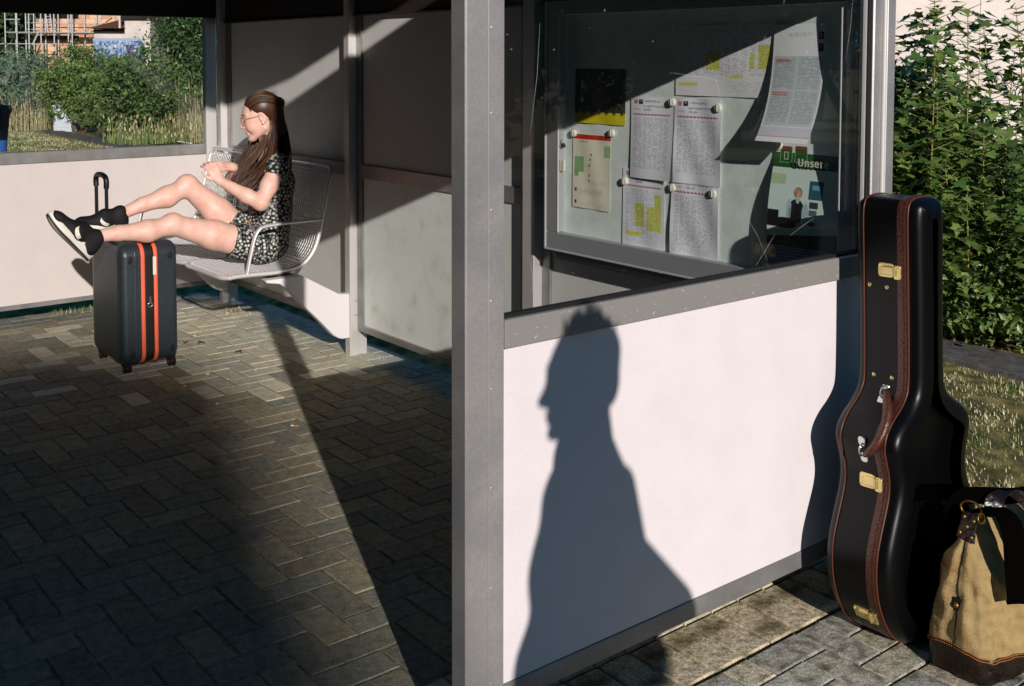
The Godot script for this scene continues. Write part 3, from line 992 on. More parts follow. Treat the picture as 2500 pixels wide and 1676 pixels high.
	sheet("hanging_notice", "long printed notice curling off the board near the right post", -2.328, -2.125, 1.352, 1.735, im, func(u: float, t: float) -> float: return 0.006 + 0.075 * pow(1.0 - t, 3.2) + 0.02 * (1.0 - t) + 0.003 * sin(u * 4.0))
	# poster with the green band and the clerk at her desk
	im = lines_img(192, 320, Color(0.93, 0.96, 0.95))
	im.fill_rect(Rect2i(0, 26, 192, 38), Color(0.13, 0.36, 0.12))
	for q: Array in [[18, 10], [58, 8]]:
		im.fill_rect(Rect2i(q[0] - 2, q[1] + 2, 34, 40), Color(0.55, 0.68, 0.55))
		im.fill_rect(Rect2i(q[0], q[1], 30, 40), Color(0.12, 0.34, 0.12))
		im.fill_rect(Rect2i(q[0], q[1], 30, 9), Color(0.55, 0.25, 0.12))
	for q: Array in [[27, 24, 2, 20], [37, 24, 2, 20], [27, 24, 12, 2], [27, 42, 12, 2]]: im.fill_rect(Rect2i(q[0], q[1], q[2], q[3]), Color(0.8, 0.9, 0.8))
	im.fill_rect(Rect2i(0, 66, 192, 150), Color(0.83, 0.91, 0.87))
	im.fill_rect(Rect2i(0, 80, 40, 26), Color(0.72, 0.82, 0.62))
	for q: Array in [[104, 92, 36, 46, Color(0.16, 0.36, 0.42)], [112, 102, 20, 12, Color(0.45, 0.65, 0.75)], [108, 144, 22, 16, Color(0.2, 0.26, 0.26)], [108, 164, 20, 14, Color(0.35, 0.42, 0.42)]]: im.fill_rect(Rect2i(q[0], q[1], q[2], q[3]), q[4])
	im.fill_rect(Rect2i(0, 172, 30, 42), Color(0.05, 0.04, 0.04))
	var clerk := func(x0: float, y0: float, rx: float, ry: float, c: Color) -> void:
		for y in range(int(y0 - ry), int(y0 + ry) + 1):
			for xx in range(int(x0 - rx), int(x0 + rx) + 1):
				if pow((xx - x0) / rx, 2) + pow((y - y0) / ry, 2) <= 1.0 and xx >= 0 and xx < 192 and y < 320: im.set_pixel(xx, y, c)
	clerk.call(76.0, 124.0, 11.0, 14.0, Color(0.58, 0.47, 0.33))
	clerk.call(74.0, 119.0, 9.0, 6.0, Color(0.70, 0.60, 0.44))
	clerk.call(77.0, 128.0, 7.0, 10.0, Color(0.78, 0.58, 0.46))
	clerk.call(79.0, 125.0, 5.0, 6.0, Color(0.86, 0.68, 0.56))
	for q: Array in [[73, 124, 3, 1], [80, 124, 3, 1]]: im.fill_rect(Rect2i(q[0], q[1], q[2], q[3]), Color(0.25, 0.17, 0.13))
	im.fill_rect(Rect2i(74, 133, 7, 2), Color(0.92, 0.86, 0.82))
	clerk.call(74.0, 170.0, 21.0, 30.0, Color(0.09, 0.08, 0.09))
	clerk.call(66.0, 160.0, 5.0, 18.0, Color(0.15, 0.14, 0.16))
	clerk.call(55.0, 168.0, 7.0, 28.0, Color(0.70, 0.80, 0.82))
	clerk.call(58.0, 176.0, 4.0, 16.0, Color(0.55, 0.64, 0.68))
	clerk.call(98.0, 176.0, 9.0, 28.0, Color(0.66, 0.76, 0.78))
	clerk.call(77.0, 142.0, 5.0, 9.0, Color(0.72, 0.78, 0.78))
	clerk.call(48.0, 202.0, 34.0, 14.0, Color(0.05, 0.04, 0.04))
	clerk.call(82.0, 202.0, 8.0, 5.0, Color(0.72, 0.5, 0.38))
	clerk.call(116.0, 198.0, 10.0, 6.0, Color(0.62, 0.36, 0.28))
	for xx in 192:
		for y in 18: im.set_pixel(xx, clampi(222 - int(xx * 0.12) + y, 0, 319), Color(0.72, 0.80, 0.76))
	for xx in 192:
		for y in range(240 - int(xx * 0.12), 262): im.set_pixel(xx, y, Color(0.04, 0.04, 0.03))
	im.fill_rect(Rect2i(0, 262, 192, 58), Color(0.42, 0.45, 0.62))
	for y in range(266, 316, 8): text_block(im, Rect2i(8, y, 176, 3), Color(0.10, 0.11, 0.20), 1, 0.85, g)
	var po := sheet("poster", "green banded poster of a smiling clerk leaning on a desk", -2.322, -2.04, 0.93, 1.345, im, func(u: float, t: float) -> float: return 0.004 + 0.024 * sin(PI * clampf(t * 1.15, 0, 1)) * (1.0 - u * 0.5) + 0.03 * pow(1.0 - t, 2.0))
	var tm := TextMesh.new()
	var f := SystemFont.new()
	f.font_names = PackedStringArray(["Droid Sans"])
	f.font_weight = 700
	tm.font = f
	tm.text = "Unsere"
	tm.font_size = 32
	tm.pixel_size = 0.0011
	tm.depth = 0.0005
	tm.horizontal_alignment = HORIZONTAL_ALIGNMENT_LEFT
	var ti := MeshInstance3D.new()
	ti.name = "lettering"
	ti.mesh = tm
	ti.material_override = M.white_magnet
	ti.transform = Transform3D(Basis(Vector3.UP, -PI / 2 + 0.03), Vector3(2.958, 1.283, -2.215) - po.position)
	po.add_child(ti)
	magnet(1.330, -3.107, "round magnet at the right upper corner of the route map")
	magnet(1.318, -3.330, "round magnet at the left upper corner of the route map")
	magnet(1.461, -2.788, "round magnet between the two upper timetables")
	magnet(1.447, -2.568, "round magnet at the right upper corner of the sunlit upper timetable")
	magnet(1.148, -3.034, "round magnet beside the timetable with yellow blocks, far left below")
	magnet(1.146, -2.784, "half hidden round magnet between the two lower timetables")
	magnet(1.142, -2.588, "round magnet at the right upper corner of the lower right timetable")
	magnet(1.332, -2.306, "round magnet at the top left of the poster")

# ---------------------------------------------------------------- suitcase
func rrect(x0: float, x1: float, y0: float, y1: float, r: float, n := 6) -> PackedVector2Array:
	var p := PackedVector2Array()
	for q: Array in [[x1 - r, y1 - r, 0.0], [x0 + r, y1 - r, PI / 2], [x0 + r, y0 + r, PI], [x1 - r, y0 + r, PI * 1.5]]:
		for i in n + 1:
			var a: float = q[2] + PI / 2 * i / n
			p.append(Vector2(q[0] + cos(a) * r, q[1] + sin(a) * r))
	return p

func make_suitcase() -> void:
	mat("shell", Color(0.195, 0.23, 0.255), 0.42, 0.0, noise_tex(101, 0.2, 2, [[0.0, Color(0.75, 0.75, 0.75)], [1.0, Color(1, 1, 1)]], 128, 0.08), 3.0, bump_tex(102, 0.3, 2, 128, 2.0), 0.06)
	mat("orange", Color(0.93, 0.40, 0.27), 0.55)
	mat("hub", Color(0.55, 0.17, 0.09), 0.6)
	mat("zip", Color(0.02, 0.02, 0.022), 0.7)
	mat("chrome", Color(0.85, 0.85, 0.85), 0.2, 0.9)
	var s := thing("suitcase", "dark blue grey hard shell suitcase with two orange zip bands", "suitcase", Vector3(2.05, 0, -5.78))
	# outline in (z, y) mapped so that local x = -z of the world, local z = world x
	var T := Transform3D(Basis(Vector3(0, 0, -1), Vector3(0, 1, 0), Vector3(1, 0, 0)), Vector3.ZERO)
	var o := rrect(5.54, 6.02, 0.045, 0.668, 0.065, 8)
	var m := MB.new()
	m.loft(o, [Vector2(0.058, 1.890), Vector2(0.035, 1.893), Vector2(0.018, 1.897), Vector2(0.006, 1.907), Vector2(0.0, 1.925), Vector2(0.0, 1.992)], T, true, true)
	part(s, "rear_shell", m, M.shell)
	m = MB.new()
	m.loft(o, [Vector2(0.0, 2.080), Vector2(0.0, 2.156), Vector2(0.006, 2.174), Vector2(0.018, 2.185), Vector2(0.035, 2.19), Vector2(0.07, 2.19)], T, true, true)
	part(s, "front_shell", m, M.shell)
	for q: Array in [[1.9925, 2.013], [2.059, 2.0795]]:
		m = MB.new()
		m.loft(o, [Vector2(0.002, q[0]), Vector2(-0.004, q[0] + 0.003), Vector2(-0.004, q[1] - 0.003), Vector2(0.002, q[1])], T, false, false)
		part(s, "orange_band", m, M.orange)
	m = MB.new()
	m.loft(o, [Vector2(0.004, 2.0135), Vector2(0.0015, 2.02), Vector2(0.0015, 2.052), Vector2(0.004, 2.0585)], T, false, false)
	part(s, "zip_band", m, M.zip)
	# dark oval stubs on the narrow side
	for q: Array in [[1.937, 0.592], [2.145, 0.598], [1.945, 0.105], [2.15, 0.11]]:
		m = MB.new()
		m.ball(Vector3(q[0], q[1], -5.5385), Vector3(0.011, 0.021, 0.006))
		part(s, "side_foot", m, M.zip)
	m = MB.new()
	m.loft(o, [Vector2(0.001, 1.958), Vector2(-0.003, 1.96), Vector2(-0.003, 1.97), Vector2(0.001, 1.972)], T, false, false)
	part(s, "edge_rib", m, M.shell)
	part(s, "luggage_tag", bx(Vector3(2.052, 0.505, -5.534), Vector3(2.069, 0.600, -5.530), 0.001), M.white_magnet)
	m = MB.new()
	var ringp := []
	for i in 13: ringp.append(Vector3(2.034 + 0.0115 * cos(TAU * i / 12.0), 0.352 + 0.0115 * sin(TAU * i / 12.0), -5.530))
	m.tube(ringp, 0.0022, 6, false)
	ub(m, Vector3(2.030, 0.362, -5.533), Vector3(2.039, 0.395, -5.528), 0.001)
	part(s, "zip_puller", m, M.chrome)
	# trolley handle
	m = MB.new()
	for z: float in [-5.858, -6.02]:
		ub(m, Vector3(1.922, 0.64, z - 0.009), Vector3(1.938, 0.965, z + 0.009), 0.003)
	var hd := part(s, "trolley_handle", m, M.black_plastic)
	m = MB.new()
	m.tube(curve([Vector3(1.93, 0.93, -5.858), Vector3(1.93, 0.965, -5.856), Vector3(1.93, 0.985, -5.868), Vector3(1.93, 0.995, -5.90), Vector3(1.93, 0.997, -5.94), Vector3(1.93, 0.995, -5.98), Vector3(1.93, 0.985, -6.01), Vector3(1.93, 0.965, -6.022), Vector3(1.93, 0.93, -6.02)], 4), 0.0145, 10)
	part(hd, "grip", m, M.black_plastic)
	part(s, "handle_socket", bx(Vector3(1.91, 0.655, -6.0), Vector3(1.95, 0.70, -5.875), 0.008), M.black_plastic)
	for q: Array in [[1.93, -5.60], [2.165, -5.60], [1.93, -5.965], [2.165, -5.965]]:
		m = MB.new()
		ub(m, Vector3(q[0] - 0.02, 0.03, q[1] - 0.02), Vector3(q[0] + 0.02, 0.06, q[1] + 0.02), 0.006)
		var c := part(s, "caster", m, M.black_plastic)
		for e: float in [-0.011, 0.011]:
			m = MB.new()
			m.lathe([Vector2(0.012, -0.007), Vector2(0.023, -0.006), Vector2(0.024, 0.0), Vector2(0.023, 0.006), Vector2(0.012, 0.007)], Transform3D(Basis(Vector3.BACK, PI / 2) , Vector3(q[0] + e, 0.024, q[1] + 0.008)), 16)
			part(c, "wheel", m, M.zip)
			m = MB.new()
			m.lathe([Vector2(0.0001, -0.0085), Vector2(0.011, -0.0085), Vector2(0.013, 0.0), Vector2(0.011, 0.0085), Vector2(0.0001, 0.0085)], Transform3D(Basis(Vector3.BACK, PI / 2) , Vector3(q[0] + e, 0.024, q[1] + 0.008)), 12)
			part(c, "hub", m, M.hub)

# ---------------------------------------------------------------- guitar case
func make_guitar_case() -> void:
	mat("black_leather", Color(0.022, 0.022, 0.024), 0.33, 0.0, null, 16.0, bump_tex(111, 0.11, 3, 256, 5.0), 0.12)
	mat("brown_leather", Color(0.36, 0.185, 0.12), 0.42, 0.0, noise_tex(112, 0.08, 4, [[0.0, Color(0.65, 0.6, 0.6)], [1.0, Color(1, 1, 1)]], 128, 0.05), 6.0, bump_tex(113, 0.12, 3, 128, 3.0), 0.5)
	mat("piping", Color(0.36, 0.17, 0.10), 0.4)
	M.black_leather.metallic_specular = 0.35
	mat("thread", Color(0.06, 0.035, 0.025), 0.8)
	mat("gold", Color(0.92, 0.84, 0.58), 0.27, 0.85)
	var g := thing("guitar_case", "tall black guitar case with brown leather edging and brass latches", "guitar case", Vector3(2.79, 0, -1.71))
	# half width against height
	var hw := [Vector2(0.0, 0.0), Vector2(0.004, 0.07), Vector2(0.018, 0.115), Vector2(0.05, 0.16), Vector2(0.10, 0.196), Vector2(0.16, 0.222), Vector2(0.225, 0.232), Vector2(0.29, 0.226), Vector2(0.35, 0.205), Vector2(0.41, 0.180), Vector2(0.45, 0.169), Vector2(0.49, 0.170), Vector2(0.53, 0.181), Vector2(0.57, 0.190), Vector2(0.605, 0.178), Vector2(0.635, 0.150), Vector2(0.66, 0.115), Vector2(0.685, 0.089), Vector2(0.715, 0.075), Vector2(0.78, 0.071), Vector2(0.95, 0.071), Vector2(1.10, 0.073), Vector2(1.182, 0.073), Vector2(1.217, 0.066), Vector2(1.231, 0.05), Vector2(1.236, 0.025), Vector2(1.237, 0.0)]
	var p3 := []
	for q: Vector2 in hw: p3.append(Vector3(q.y, q.x, 0))
	var c := curve(p3, 4)
	var o := PackedVector2Array()
	for q: Vector3 in c: o.append(Vector2(2.79 + q.x * lerpf(1.09, 0.93, smoothstep(0.62, 0.72, q.y)), q.y))
	for i in range(c.size() - 2, 0, -1): o.append(Vector2(2.79 - c[i].x, c[i].y))
	var T := Transform3D.IDENTITY
	var m := MB.new()
	m.loft(o, [Vector2(0.045, -1.822), Vector2(0.028, -1.820), Vector2(0.014, -1.814), Vector2(0.005, -1.802), Vector2(0.001, -1.785), Vector2(0.0, -1.77), Vector2(0.0, -1.681)], T)
	part(g, "shell", m, M.black_leather)
	m = MB.new()
	m.loft(o, [Vector2(0.004, -1.682), Vector2(-0.0025, -1.680), Vector2(-0.0025, -1.651), Vector2(0.004, -1.649)], T, false, false)
	var band := part(g, "leather_band", m, M.brown_leather)
	m = MB.new()
	m.loft(o, [Vector2(0.0, -1.650), Vector2(0.001, -1.640), Vector2(0.005, -1.628), Vector2(0.012, -1.619), Vector2(0.022, -1.614), Vector2(0.04, -1.609), Vector2(0.058, -1.607)], T)
	part(g, "lid", m, M.black_leather)
	for z: float in [-1.786, -1.6475]:
		m = MB.new()
		var loop := []
		for q: Vector2 in o: loop.append(Vector3(q.x, q.y, z))
		for i in loop.size():
			var d: Vector3 = ((loop[i] as Vector3) - Vector3(2.79, loop[i].y, z)).normalized()
			loop[i] += d * 0.001
		loop.append(loop[0])
		m.tube(loop, 0.0028 if z > -1.7 else 0.0022, 6, false)
		part(g, "piping", m, M.piping)
	m = MB.new()
	var N := o.size()
	var acc := 0.0
	for i in N:
		var a := o[i]; var b := o[(i + 1) % N]
		var l := a.distance_to(b)
		var d := (b - a) / maxf(l, 1e-6)
		var nn := Vector2(d.y, -d.x)
		if nn.dot(a - Vector2(2.79, a.y)) < 0: nn = -nn
		var t := 0.0
		while t < l:
			if fmod(acc + t, 0.009) < 0.0045:
				var p := a + d * t + nn * 0.0030
				m.box(Vector3(p.x, p.y, -1.660), Vector3(0.0012, 0.0055, 0.0014), 0.0, Basis(Vector3.BACK, d.angle() - PI / 2))
			t += 0.0045
		acc += l
	part(band, "stitching", m, M.thread).set_meta("kind", "stuff")
	# near side of the case at a height
	var at := func(y: float) -> Array:
		for i in range(1, c.size()):
			if c[i].y >= y and c[i - 1].y <= y:
				var t: float = (y - c[i - 1].y) / maxf(c[i].y - c[i - 1].y, 1e-6)
				var w := lerpf(c[i - 1].x, c[i].x, t)
				var s: Vector3 = (c[i] - c[i - 1]).normalized()
				return [2.79 - w, Vector3(-s.x, s.y, 0)]
		return [2.72, Vector3.UP]
	var latch := func(y: float) -> void:
		var q: Array = at.call(y)
		var up: Vector3 = q[1]
		var outw := Vector3(-up.y, up.x, 0)
		var B := Basis(Vector3.BACK, up, outw)          # x along +z of the world, y up the side, z outwards
		var O := Vector3(q[0], y, -1.703)
		var TT := Transform3D(B, O)
		var a := MB.new()
		a.prism(rrect(-0.036, 0.012, -0.020, 0.020, 0.008, 4), TT, 0.0045, 0.0012)
		var lt := part(g, "latch", a, M.gold)
		a = MB.new()
		a.prism(rrect(0.0135, 0.036, -0.023, 0.017, 0.006, 4), TT * Transform3D(Basis.IDENTITY, Vector3(0, 0, 0.0026)), 0.004, 0.0012)
		part(lt, "catch", a, M.gold)
		a = MB.new()
		a.prism(rrect(-0.020, 0.022, -0.012, 0.012, 0.004, 3), TT * Transform3D(Basis.IDENTITY, Vector3(0, 0, 0.0046)), 0.006, 0.002)
		part(lt, "lever", a, M.gold)
		a = MB.new()
		a.tube([TT * Vector3(0.018, -0.014, 0.010), TT * Vector3(0.018, 0.014, 0.010)], 0.004, 8)
		part(lt, "hinge_pin", a, M.gold)
		for e: Array in [[-0.030, -0.013], [-0.030, 0.013], [0.031, -0.016], [0.031, 0.011]]:
			a = MB.new()
			a.ball(TT * Vector3(e[0], e[1], 0.0055), Vector3.ONE * 0.0028, Basis.IDENTITY, 8)
			part(lt, "rivet", a, M.gold)
	for y: float in [1.033, 0.462, 0.102]: latch.call(y)
	for q: Array in [[0.985, -1.770], [0.984, -1.715], [0.730, -1.757], [0.731, -1.700]]:
		m = MB.new()
		var s: Array = at.call(q[0])
		m.lathe([Vector2(0.0001, 0.003), Vector2(0.004, 0.0022), Vector2(0.0062, 0.0)], Transform3D(Basis(Vector3.BACK, PI / 2), Vector3(s[0], q[0], q[1])), 12)
		part(g, "stud", m, M.gold)
	# carrying handle with its two loops
	m = MB.new()
	var hp := curve([Vector3(2.688, 0.698, -1.700), Vector3(2.676, 0.690, -1.690), Vector3(2.658, 0.672, -1.676), Vector3(2.638, 0.645, -1.664), Vector3(2.614, 0.612, -1.660), Vector3(2.593, 0.580, -1.668), Vector3(2.584, 0.556, -1.684), Vector3(2.590, 0.545, -1.700)], 5)
	var rad := []
	for i in hp.size(): rad.append(0.008 + 0.0062 * sin(PI * i / (hp.size() - 1)))
	m.tube(hp, rad, 12, true, 1.35)
	var hl := part(g, "handle", m, M.brown_leather)
	g.rotation.x = -0.03
	g.position.z += 0.018
	for y: float in [0.690, 0.553]:
		var s: Array = at.call(y)
		var up: Vector3 = s[1]
		var B := Basis(Vector3.BACK, up, Vector3(-up.y, up.x, 0))
		var TT := Transform3D(B, Vector3(s[0], y, -1.697))
		for e: float in [-0.024, 0.024]:
			m = MB.new()
			m.prism(rrect(-0.011, 0.011, e - 0.014, e + 0.014, 0.009, 4), TT, 0.004, 0.001)
			var pl := part(hl, "bracket", m, M.chrome)
		m = MB.new()
		m.tube(curve([TT * Vector3(0, -0.018, 0.003), TT * Vector3(0, -0.012, 0.014), TT * Vector3(0, 0, 0.018), TT * Vector3(0, 0.012, 0.014), TT * Vector3(0, 0.018, 0.003)], 4), 0.003, 8)
		part(hl, "loop", m, M.chrome)

# ---------------------------------------------------------------- holdall
func make_bag() -> void:
	var cv := noise_tex(121, 0.03, 5, [[0.0, Color(0.56, 0.46, 0.30)], [0.5, Color(0.67, 0.565, 0.385)], [1.0, Color(0.72, 0.62, 0.44)]], 256, 0.05)
	mat("canvas", Color(0.95, 0.95, 0.92), 0.9, 0.0, cv, 3.0, bump_tex(122, 0.30, 2, 256, 3.0), 0.7)
	mat("bag_leather", Color(0.15, 0.075, 0.045), 0.34, 0.0, noise_tex(123, 0.02, 4, [[0.0, Color(0.45, 0.4, 0.38)], [1.0, Color(1, 1, 1)]], 128, 0.05), 4.0, bump_tex(124, 0.1, 3, 128, 3.0), 0.5)
	mat("webbing", Color(0.05, 0.035, 0.028), 0.95, 0.0, noise_tex(126, 0.3, 2, [[0.0, Color(0.4, 0.4, 0.4)], [1.0, Color(1, 1, 1)]], 128, 0.1), 12.0)
	M.webbing.metallic_specular = 0.08
	mat("brass", Color(0.55, 0.42, 0.20), 0.35, 0.8)
	mat("tan_thread", Color(0.62, 0.38, 0.16), 0.8)
	var b := thing("holdall", "tan canvas holdall with dark brown leather base and straps", "bag", Vector3(2.95, 0, -1.45))
	var nz := FastNoiseLite.new()
	nz.seed = 4
	nz.frequency = 4.0
	nz.fractal_octaves = 3
	# section at height t (0..1): half length, half depth, exponent
	var cx := 2.965
	var cz := -1.466
	var surf := func(t: float, a: float) -> Vector3:
		var e := 1.0 - t
		var hl := 0.305 + 0.012 * sin(PI * t) - 0.075 * pow(t, 3.5)
		var hd := 0.100 + 0.016 * sin(PI * clampf(t * 1.3, 0, 1)) - 0.088 * pow(t, 4.5)
		var ex := lerpf(0.42, 0.85, t)
		var ca := cos(a); var sa := sin(a)
		var xx := signf(ca) * pow(absf(ca), ex) * hl
		var zz := signf(sa) * pow(absf(sa), ex) * hd
		var y := 0.415 * t * (0.94 + 0.06 * absf(xx) / 0.3)
		var p := Vector3(cx + xx, y, cz - zz)
		var nn := Vector3(ca, 0.15, -sa).normalized()
		var fold := nz.get_noise_3d(p.x, p.y * 0.55, p.z) * 0.040 * sin(PI * clampf(t * 1.1, 0, 1)) + (1.0 - absf(nz.get_noise_3d(p.x * 2.2 + 9.0, p.y * 1.5 + p.z, p.z * 2.2)) * 4.0) * 0.007
		fold -= 0.010 * exp(-pow((a - PI) / 0.06, 2.0)) * (1.0 if t < 0.92 else 0.0)
		return p + nn * fold
	var rows := []
	var NA := 120
	for i in 49:
		var row := []
		for j in NA: row.append(surf.call(0.02 + 0.98 * i / 48.0, TAU * j / NA))
		rows.append(row)
	var m := MB.new()
	m.grid(rows, true)
	var top := []
	for j in NA: top.append(rows[48][j])
	for j in NA / 2: m.quad(top[j], top[(j + 1) % NA], top[NA - 1 - j], top[(NA - j) % NA])
	part(b, "canvas_body", m, M.canvas)
	# leather base, its upper edge dipping at the end and rising along the side
	rows = []
	var edge := []
	for i in 12:
		var row := []
		for j in NA:
			var a := TAU * j / NA
			var lim := 0.165 + 0.055 * pow(maxf(0.0, cos(a * 2.0)), 2.0) * (1.0 if cos(a) < 0 else 0.6)
			var t := lim * i / 11.0
			var p: Vector3 = surf.call(maxf(t, 0.0), a)
			var d := Vector3(cos(a), 0, -sin(a)) * (0.0045 if i < 11 else 0.002)
			if i == 0: p = Vector3(lerpf(cx, p.x, 0.93), 0.004, lerpf(cz, p.z, 0.93))
			p.y = maxf(p.y, 0.004)
			row.append(p + d)
			if i == 10: edge.append(p + d * 1.25)
		rows.append(row)
	m = MB.new()
	m.grid(rows, true)
	for j in NA / 2: m.quad(rows[0][NA - 1 - j], rows[0][(NA - j) % NA] , rows[0][j], rows[0][(j + 1) % NA])
	var lb := part(b, "leather_base", m, M.bag_leather)
	m = MB.new()
	for j in NA:
		for s in 4:
			var p: Vector3 = (edge[j] as Vector3).lerp(edge[(j + 1) % NA], s / 4.0)
			for dy: float in [0.0, 0.007]: m.ball(p + Vector3(0, dy + 0.002, 0), Vector3(0.0022, 0.0012, 0.0022), Basis.IDENTITY, 5)
	part(lb, "stitching", m, M.tan_thread).set_meta("kind", "stuff")
	# seam down the end
	m = MB.new()
	var sp := []
	for i in 30: sp.append((surf.call(0.16 + 0.74 * i / 29.0, PI) as Vector3) + Vector3(-0.001, 0, 0))
	m.tube(sp, 0.0022, 5)
	part(b, "end_seam", m, M.thread)
	m = MB.new()
	for k in 2:
		sp = []
		for i in 16: sp.append((surf.call(0.67 - 0.02 * i / 15.0 + k * 0.012, PI - 0.03 - 0.9 * i / 15.0) as Vector3) * 1.0 + Vector3(-0.002, 0, 0.001))
		m.tube(sp, 0.0015, 5)
	part(b, "side_stitching", m, M.tan_thread)
	# end patch with rivets and ring
	var pc: Vector3 = surf.call(0.955, PI)
	var PB := Basis(Vector3(0, 0, 1), Vector3(0.30, 0.95, 0).normalized(), Vector3(-0.95, 0.30, 0).normalized())
	var PT := Transform3D(PB, pc + Vector3(-0.006, 0.0, 0.0))
	m = MB.new()
	m.prism(P2([-0.024, -0.036, 0.026, -0.040, 0.022, 0.034, -0.018, 0.034]), PT, 0.005, 0.001)
	var pa := part(b, "end_patch", m, M.bag_leather)
	for q: Array in [[-0.016, -0.022], [0.017, -0.026], [0.0, -0.003], [-0.012, 0.020], [0.015, 0.016]]:
		m = MB.new()
		m.ball(PT * Vector3(q[0], q[1], 0.005), Vector3.ONE * 0.0062, Basis.IDENTITY, 10)
		part(pa, "rivet", m, M.brass)
	m = MB.new()
	var rp := []
	for i in 17: rp.append(PT * Vector3(0.030 * cos(TAU * i / 16.0) + 0.004, 0.044 + 0.020 * sin(TAU * i / 16.0), 0.006 + 0.006 * sin(TAU * i / 16.0)))
	m.tube(rp, 0.0032, 8, false)
	part(pa, "ring", m, M.brass)
	m = MB.new()
	rp = []
	for i in 13: rp.append(PT * Vector3(0.036 + 0.010 * cos(TAU * i / 12.0), 0.030 + 0.013 * sin(TAU * i / 12.0), 0.008))
	m.tube(rp, 0.0026, 8, false)
	part(pa, "snap_hook", m, M.brass)
	# eyelet on the seam
	var ec: Vector3 = surf.call(0.47, PI)
	m = MB.new()
	m.prism(rrect(-0.018, 0.018, -0.018, 0.018, 0.006, 4), Transform3D(Basis(Vector3(0, 0, 1), Vector3.UP, Vector3(-1, 0, 0)), ec + Vector3(-0.003, 0, 0)), 0.004, 0.001)
	var ey := part(b, "seam_tab", m, M.bag_leather)
	m = MB.new()
	m.ball(ec + Vector3(-0.008, 0, 0), Vector3.ONE * 0.008, Basis.IDENTITY, 10)
	part(ey, "stud", m, M.brass)
	# webbing straps: flat ribbons along curves
	var ribbon := func(called: String, pts: Array, width: Vector3, mm: Material) -> MeshInstance3D:
		var cc := curve(pts, 6)
		var aa := []
		for i in cc.size():
			var t: Vector3 = (cc[mini(i + 1, cc.size() - 1)] - cc[maxi(i - 1, 0)]).normalized()
			var w: Vector3 = (width - t * width.dot(t))
			var th := t.cross(w).normalized() * 0.0018
			aa.append([cc[i] - w / 2 - th, cc[i] + w / 2 - th, cc[i] + w / 2 + th, cc[i] - w / 2 + th])
		var k := MB.new()
		k.grid(aa, true)
		return part(b, called, k, mm)
	ribbon.call("hanging_strap", [Vector3(2.755, 0.42, -1.455), Vector3(2.735, 0.452, -1.41), Vector3(2.718, 0.44, -1.362), Vector3(2.712, 0.395, -1.343), Vector3(2.713, 0.34, -1.338), Vector3(2.715, 0.285, -1.333), Vector3(2.718, 0.238, -1.330), Vector3(2.726, 0.232, -1.336)], Vector3(0.046, 0, 0.036), M.webbing)
	ribbon.call("carry_strap", [Vector3(2.668, 0.425, -1.51), Vector3(2.70, 0.462, -1.495), Vector3(2.78, 0.455, -1.47), Vector3(2.89, 0.432, -1.45), Vector3(3.0, 0.415, -1.44), Vector3(3.12, 0.39, -1.43)], Vector3(0.0, 0.05, 0.015), M.webbing)
	ribbon.call("shoulder_strap", [Vector3(2.775, 0.41, -1.425), Vector3(2.795, 0.452, -1.435), Vector3(2.845, 0.462, -1.425), Vector3(2.89, 0.43, -1.395), Vector3(2.91, 0.375, -1.365), Vector3(2.915, 0.30, -1.35)], Vector3(0.045, 0.0, 0.035), M.bag_leather)
	ribbon.call("buckle_strap", [Vector3(2.815, 0.415, -1.43), Vector3(2.80, 0.395, -1.385), Vector3(2.79, 0.35, -1.350), Vector3(2.79, 0.30, -1.342)], Vector3(0.042, 0, 0.01), M.bag_leather)
	m = MB.new()
	m.lathe([Vector2(0.0001, 0.006), Vector2(0.009, 0.005), Vector2(0.0125, 0.0)], Transform3D(Basis(Vector3.RIGHT, PI / 2), Vector3(2.79, 0.318, -1.340)), 14)
	part(b, "strap_rivet", m, M.brass)

# ---------------------------------------------------------------- people
# a hand: W wrist, D towards the fingers, N out of the back of the hand, s size; fingers curl towards -N
func hand(bd: Body, W: Vector3, D: Vector3, N: Vector3, s: float, curl: float, side: float) -> void:
	D = D.normalized()
	N = (N - D * N.dot(D)).normalized()
	var X := D.cross(N) * side           # towards the thumb
	bd.bone(W, W + D * 0.03 * s, 0.025 * s, 0.026 * s, 0.012, N, 0.72)
	for k in 4:
		var o := (1.5 - k) * 0.0185 * s
		bd.bone(W + D * 0.02 * s + X * o * 0.6, W + D * 0.082 * s + X * o, 0.0135 * s, 0.0115 * s, 0.010)
		var l: float = [0.040, 0.045, 0.042, 0.033][k] * s
		var p := W + D * 0.085 * s + X * o
		var ang := 0.35 * curl
		for j in 3:
			var d := (D * cos(ang) - N * sin(ang) + X * (1.5 - k) * 0.06).normalized()
			var q: Vector3 = p + d * l * [1.0, 0.72, 0.55][j]
			bd.bone(p, q, (0.0098 - 0.0008 * j) * s, (0.0092 - 0.0012 * j) * s, 0.003)
			p = q
			ang += (0.75 + 0.1 * k) * curl
	var t0 := W + D * 0.025 * s + X * 0.022 * s
	var t1 := t0 + (D * 0.75 + X * 0.75 - N * 0.3).normalized() * 0.042 * s
	var t2 := t1 + (D * 0.95 + X * 0.2 - N * 0.35).normalized() * 0.032 * s
	var t3 := t2 + (D * 0.95 - X * 0.15 - N * 0.3).normalized() * 0.024 * s
	bd.bone(t0, t1, 0.0145 * s, 0.0115 * s, 0.008)
	bd.bone(t1, t2, 0.011 * s, 0.010 * s, 0.004)
	bd.bone(t2, t3, 0.0098 * s, 0.008 * s, 0.003)

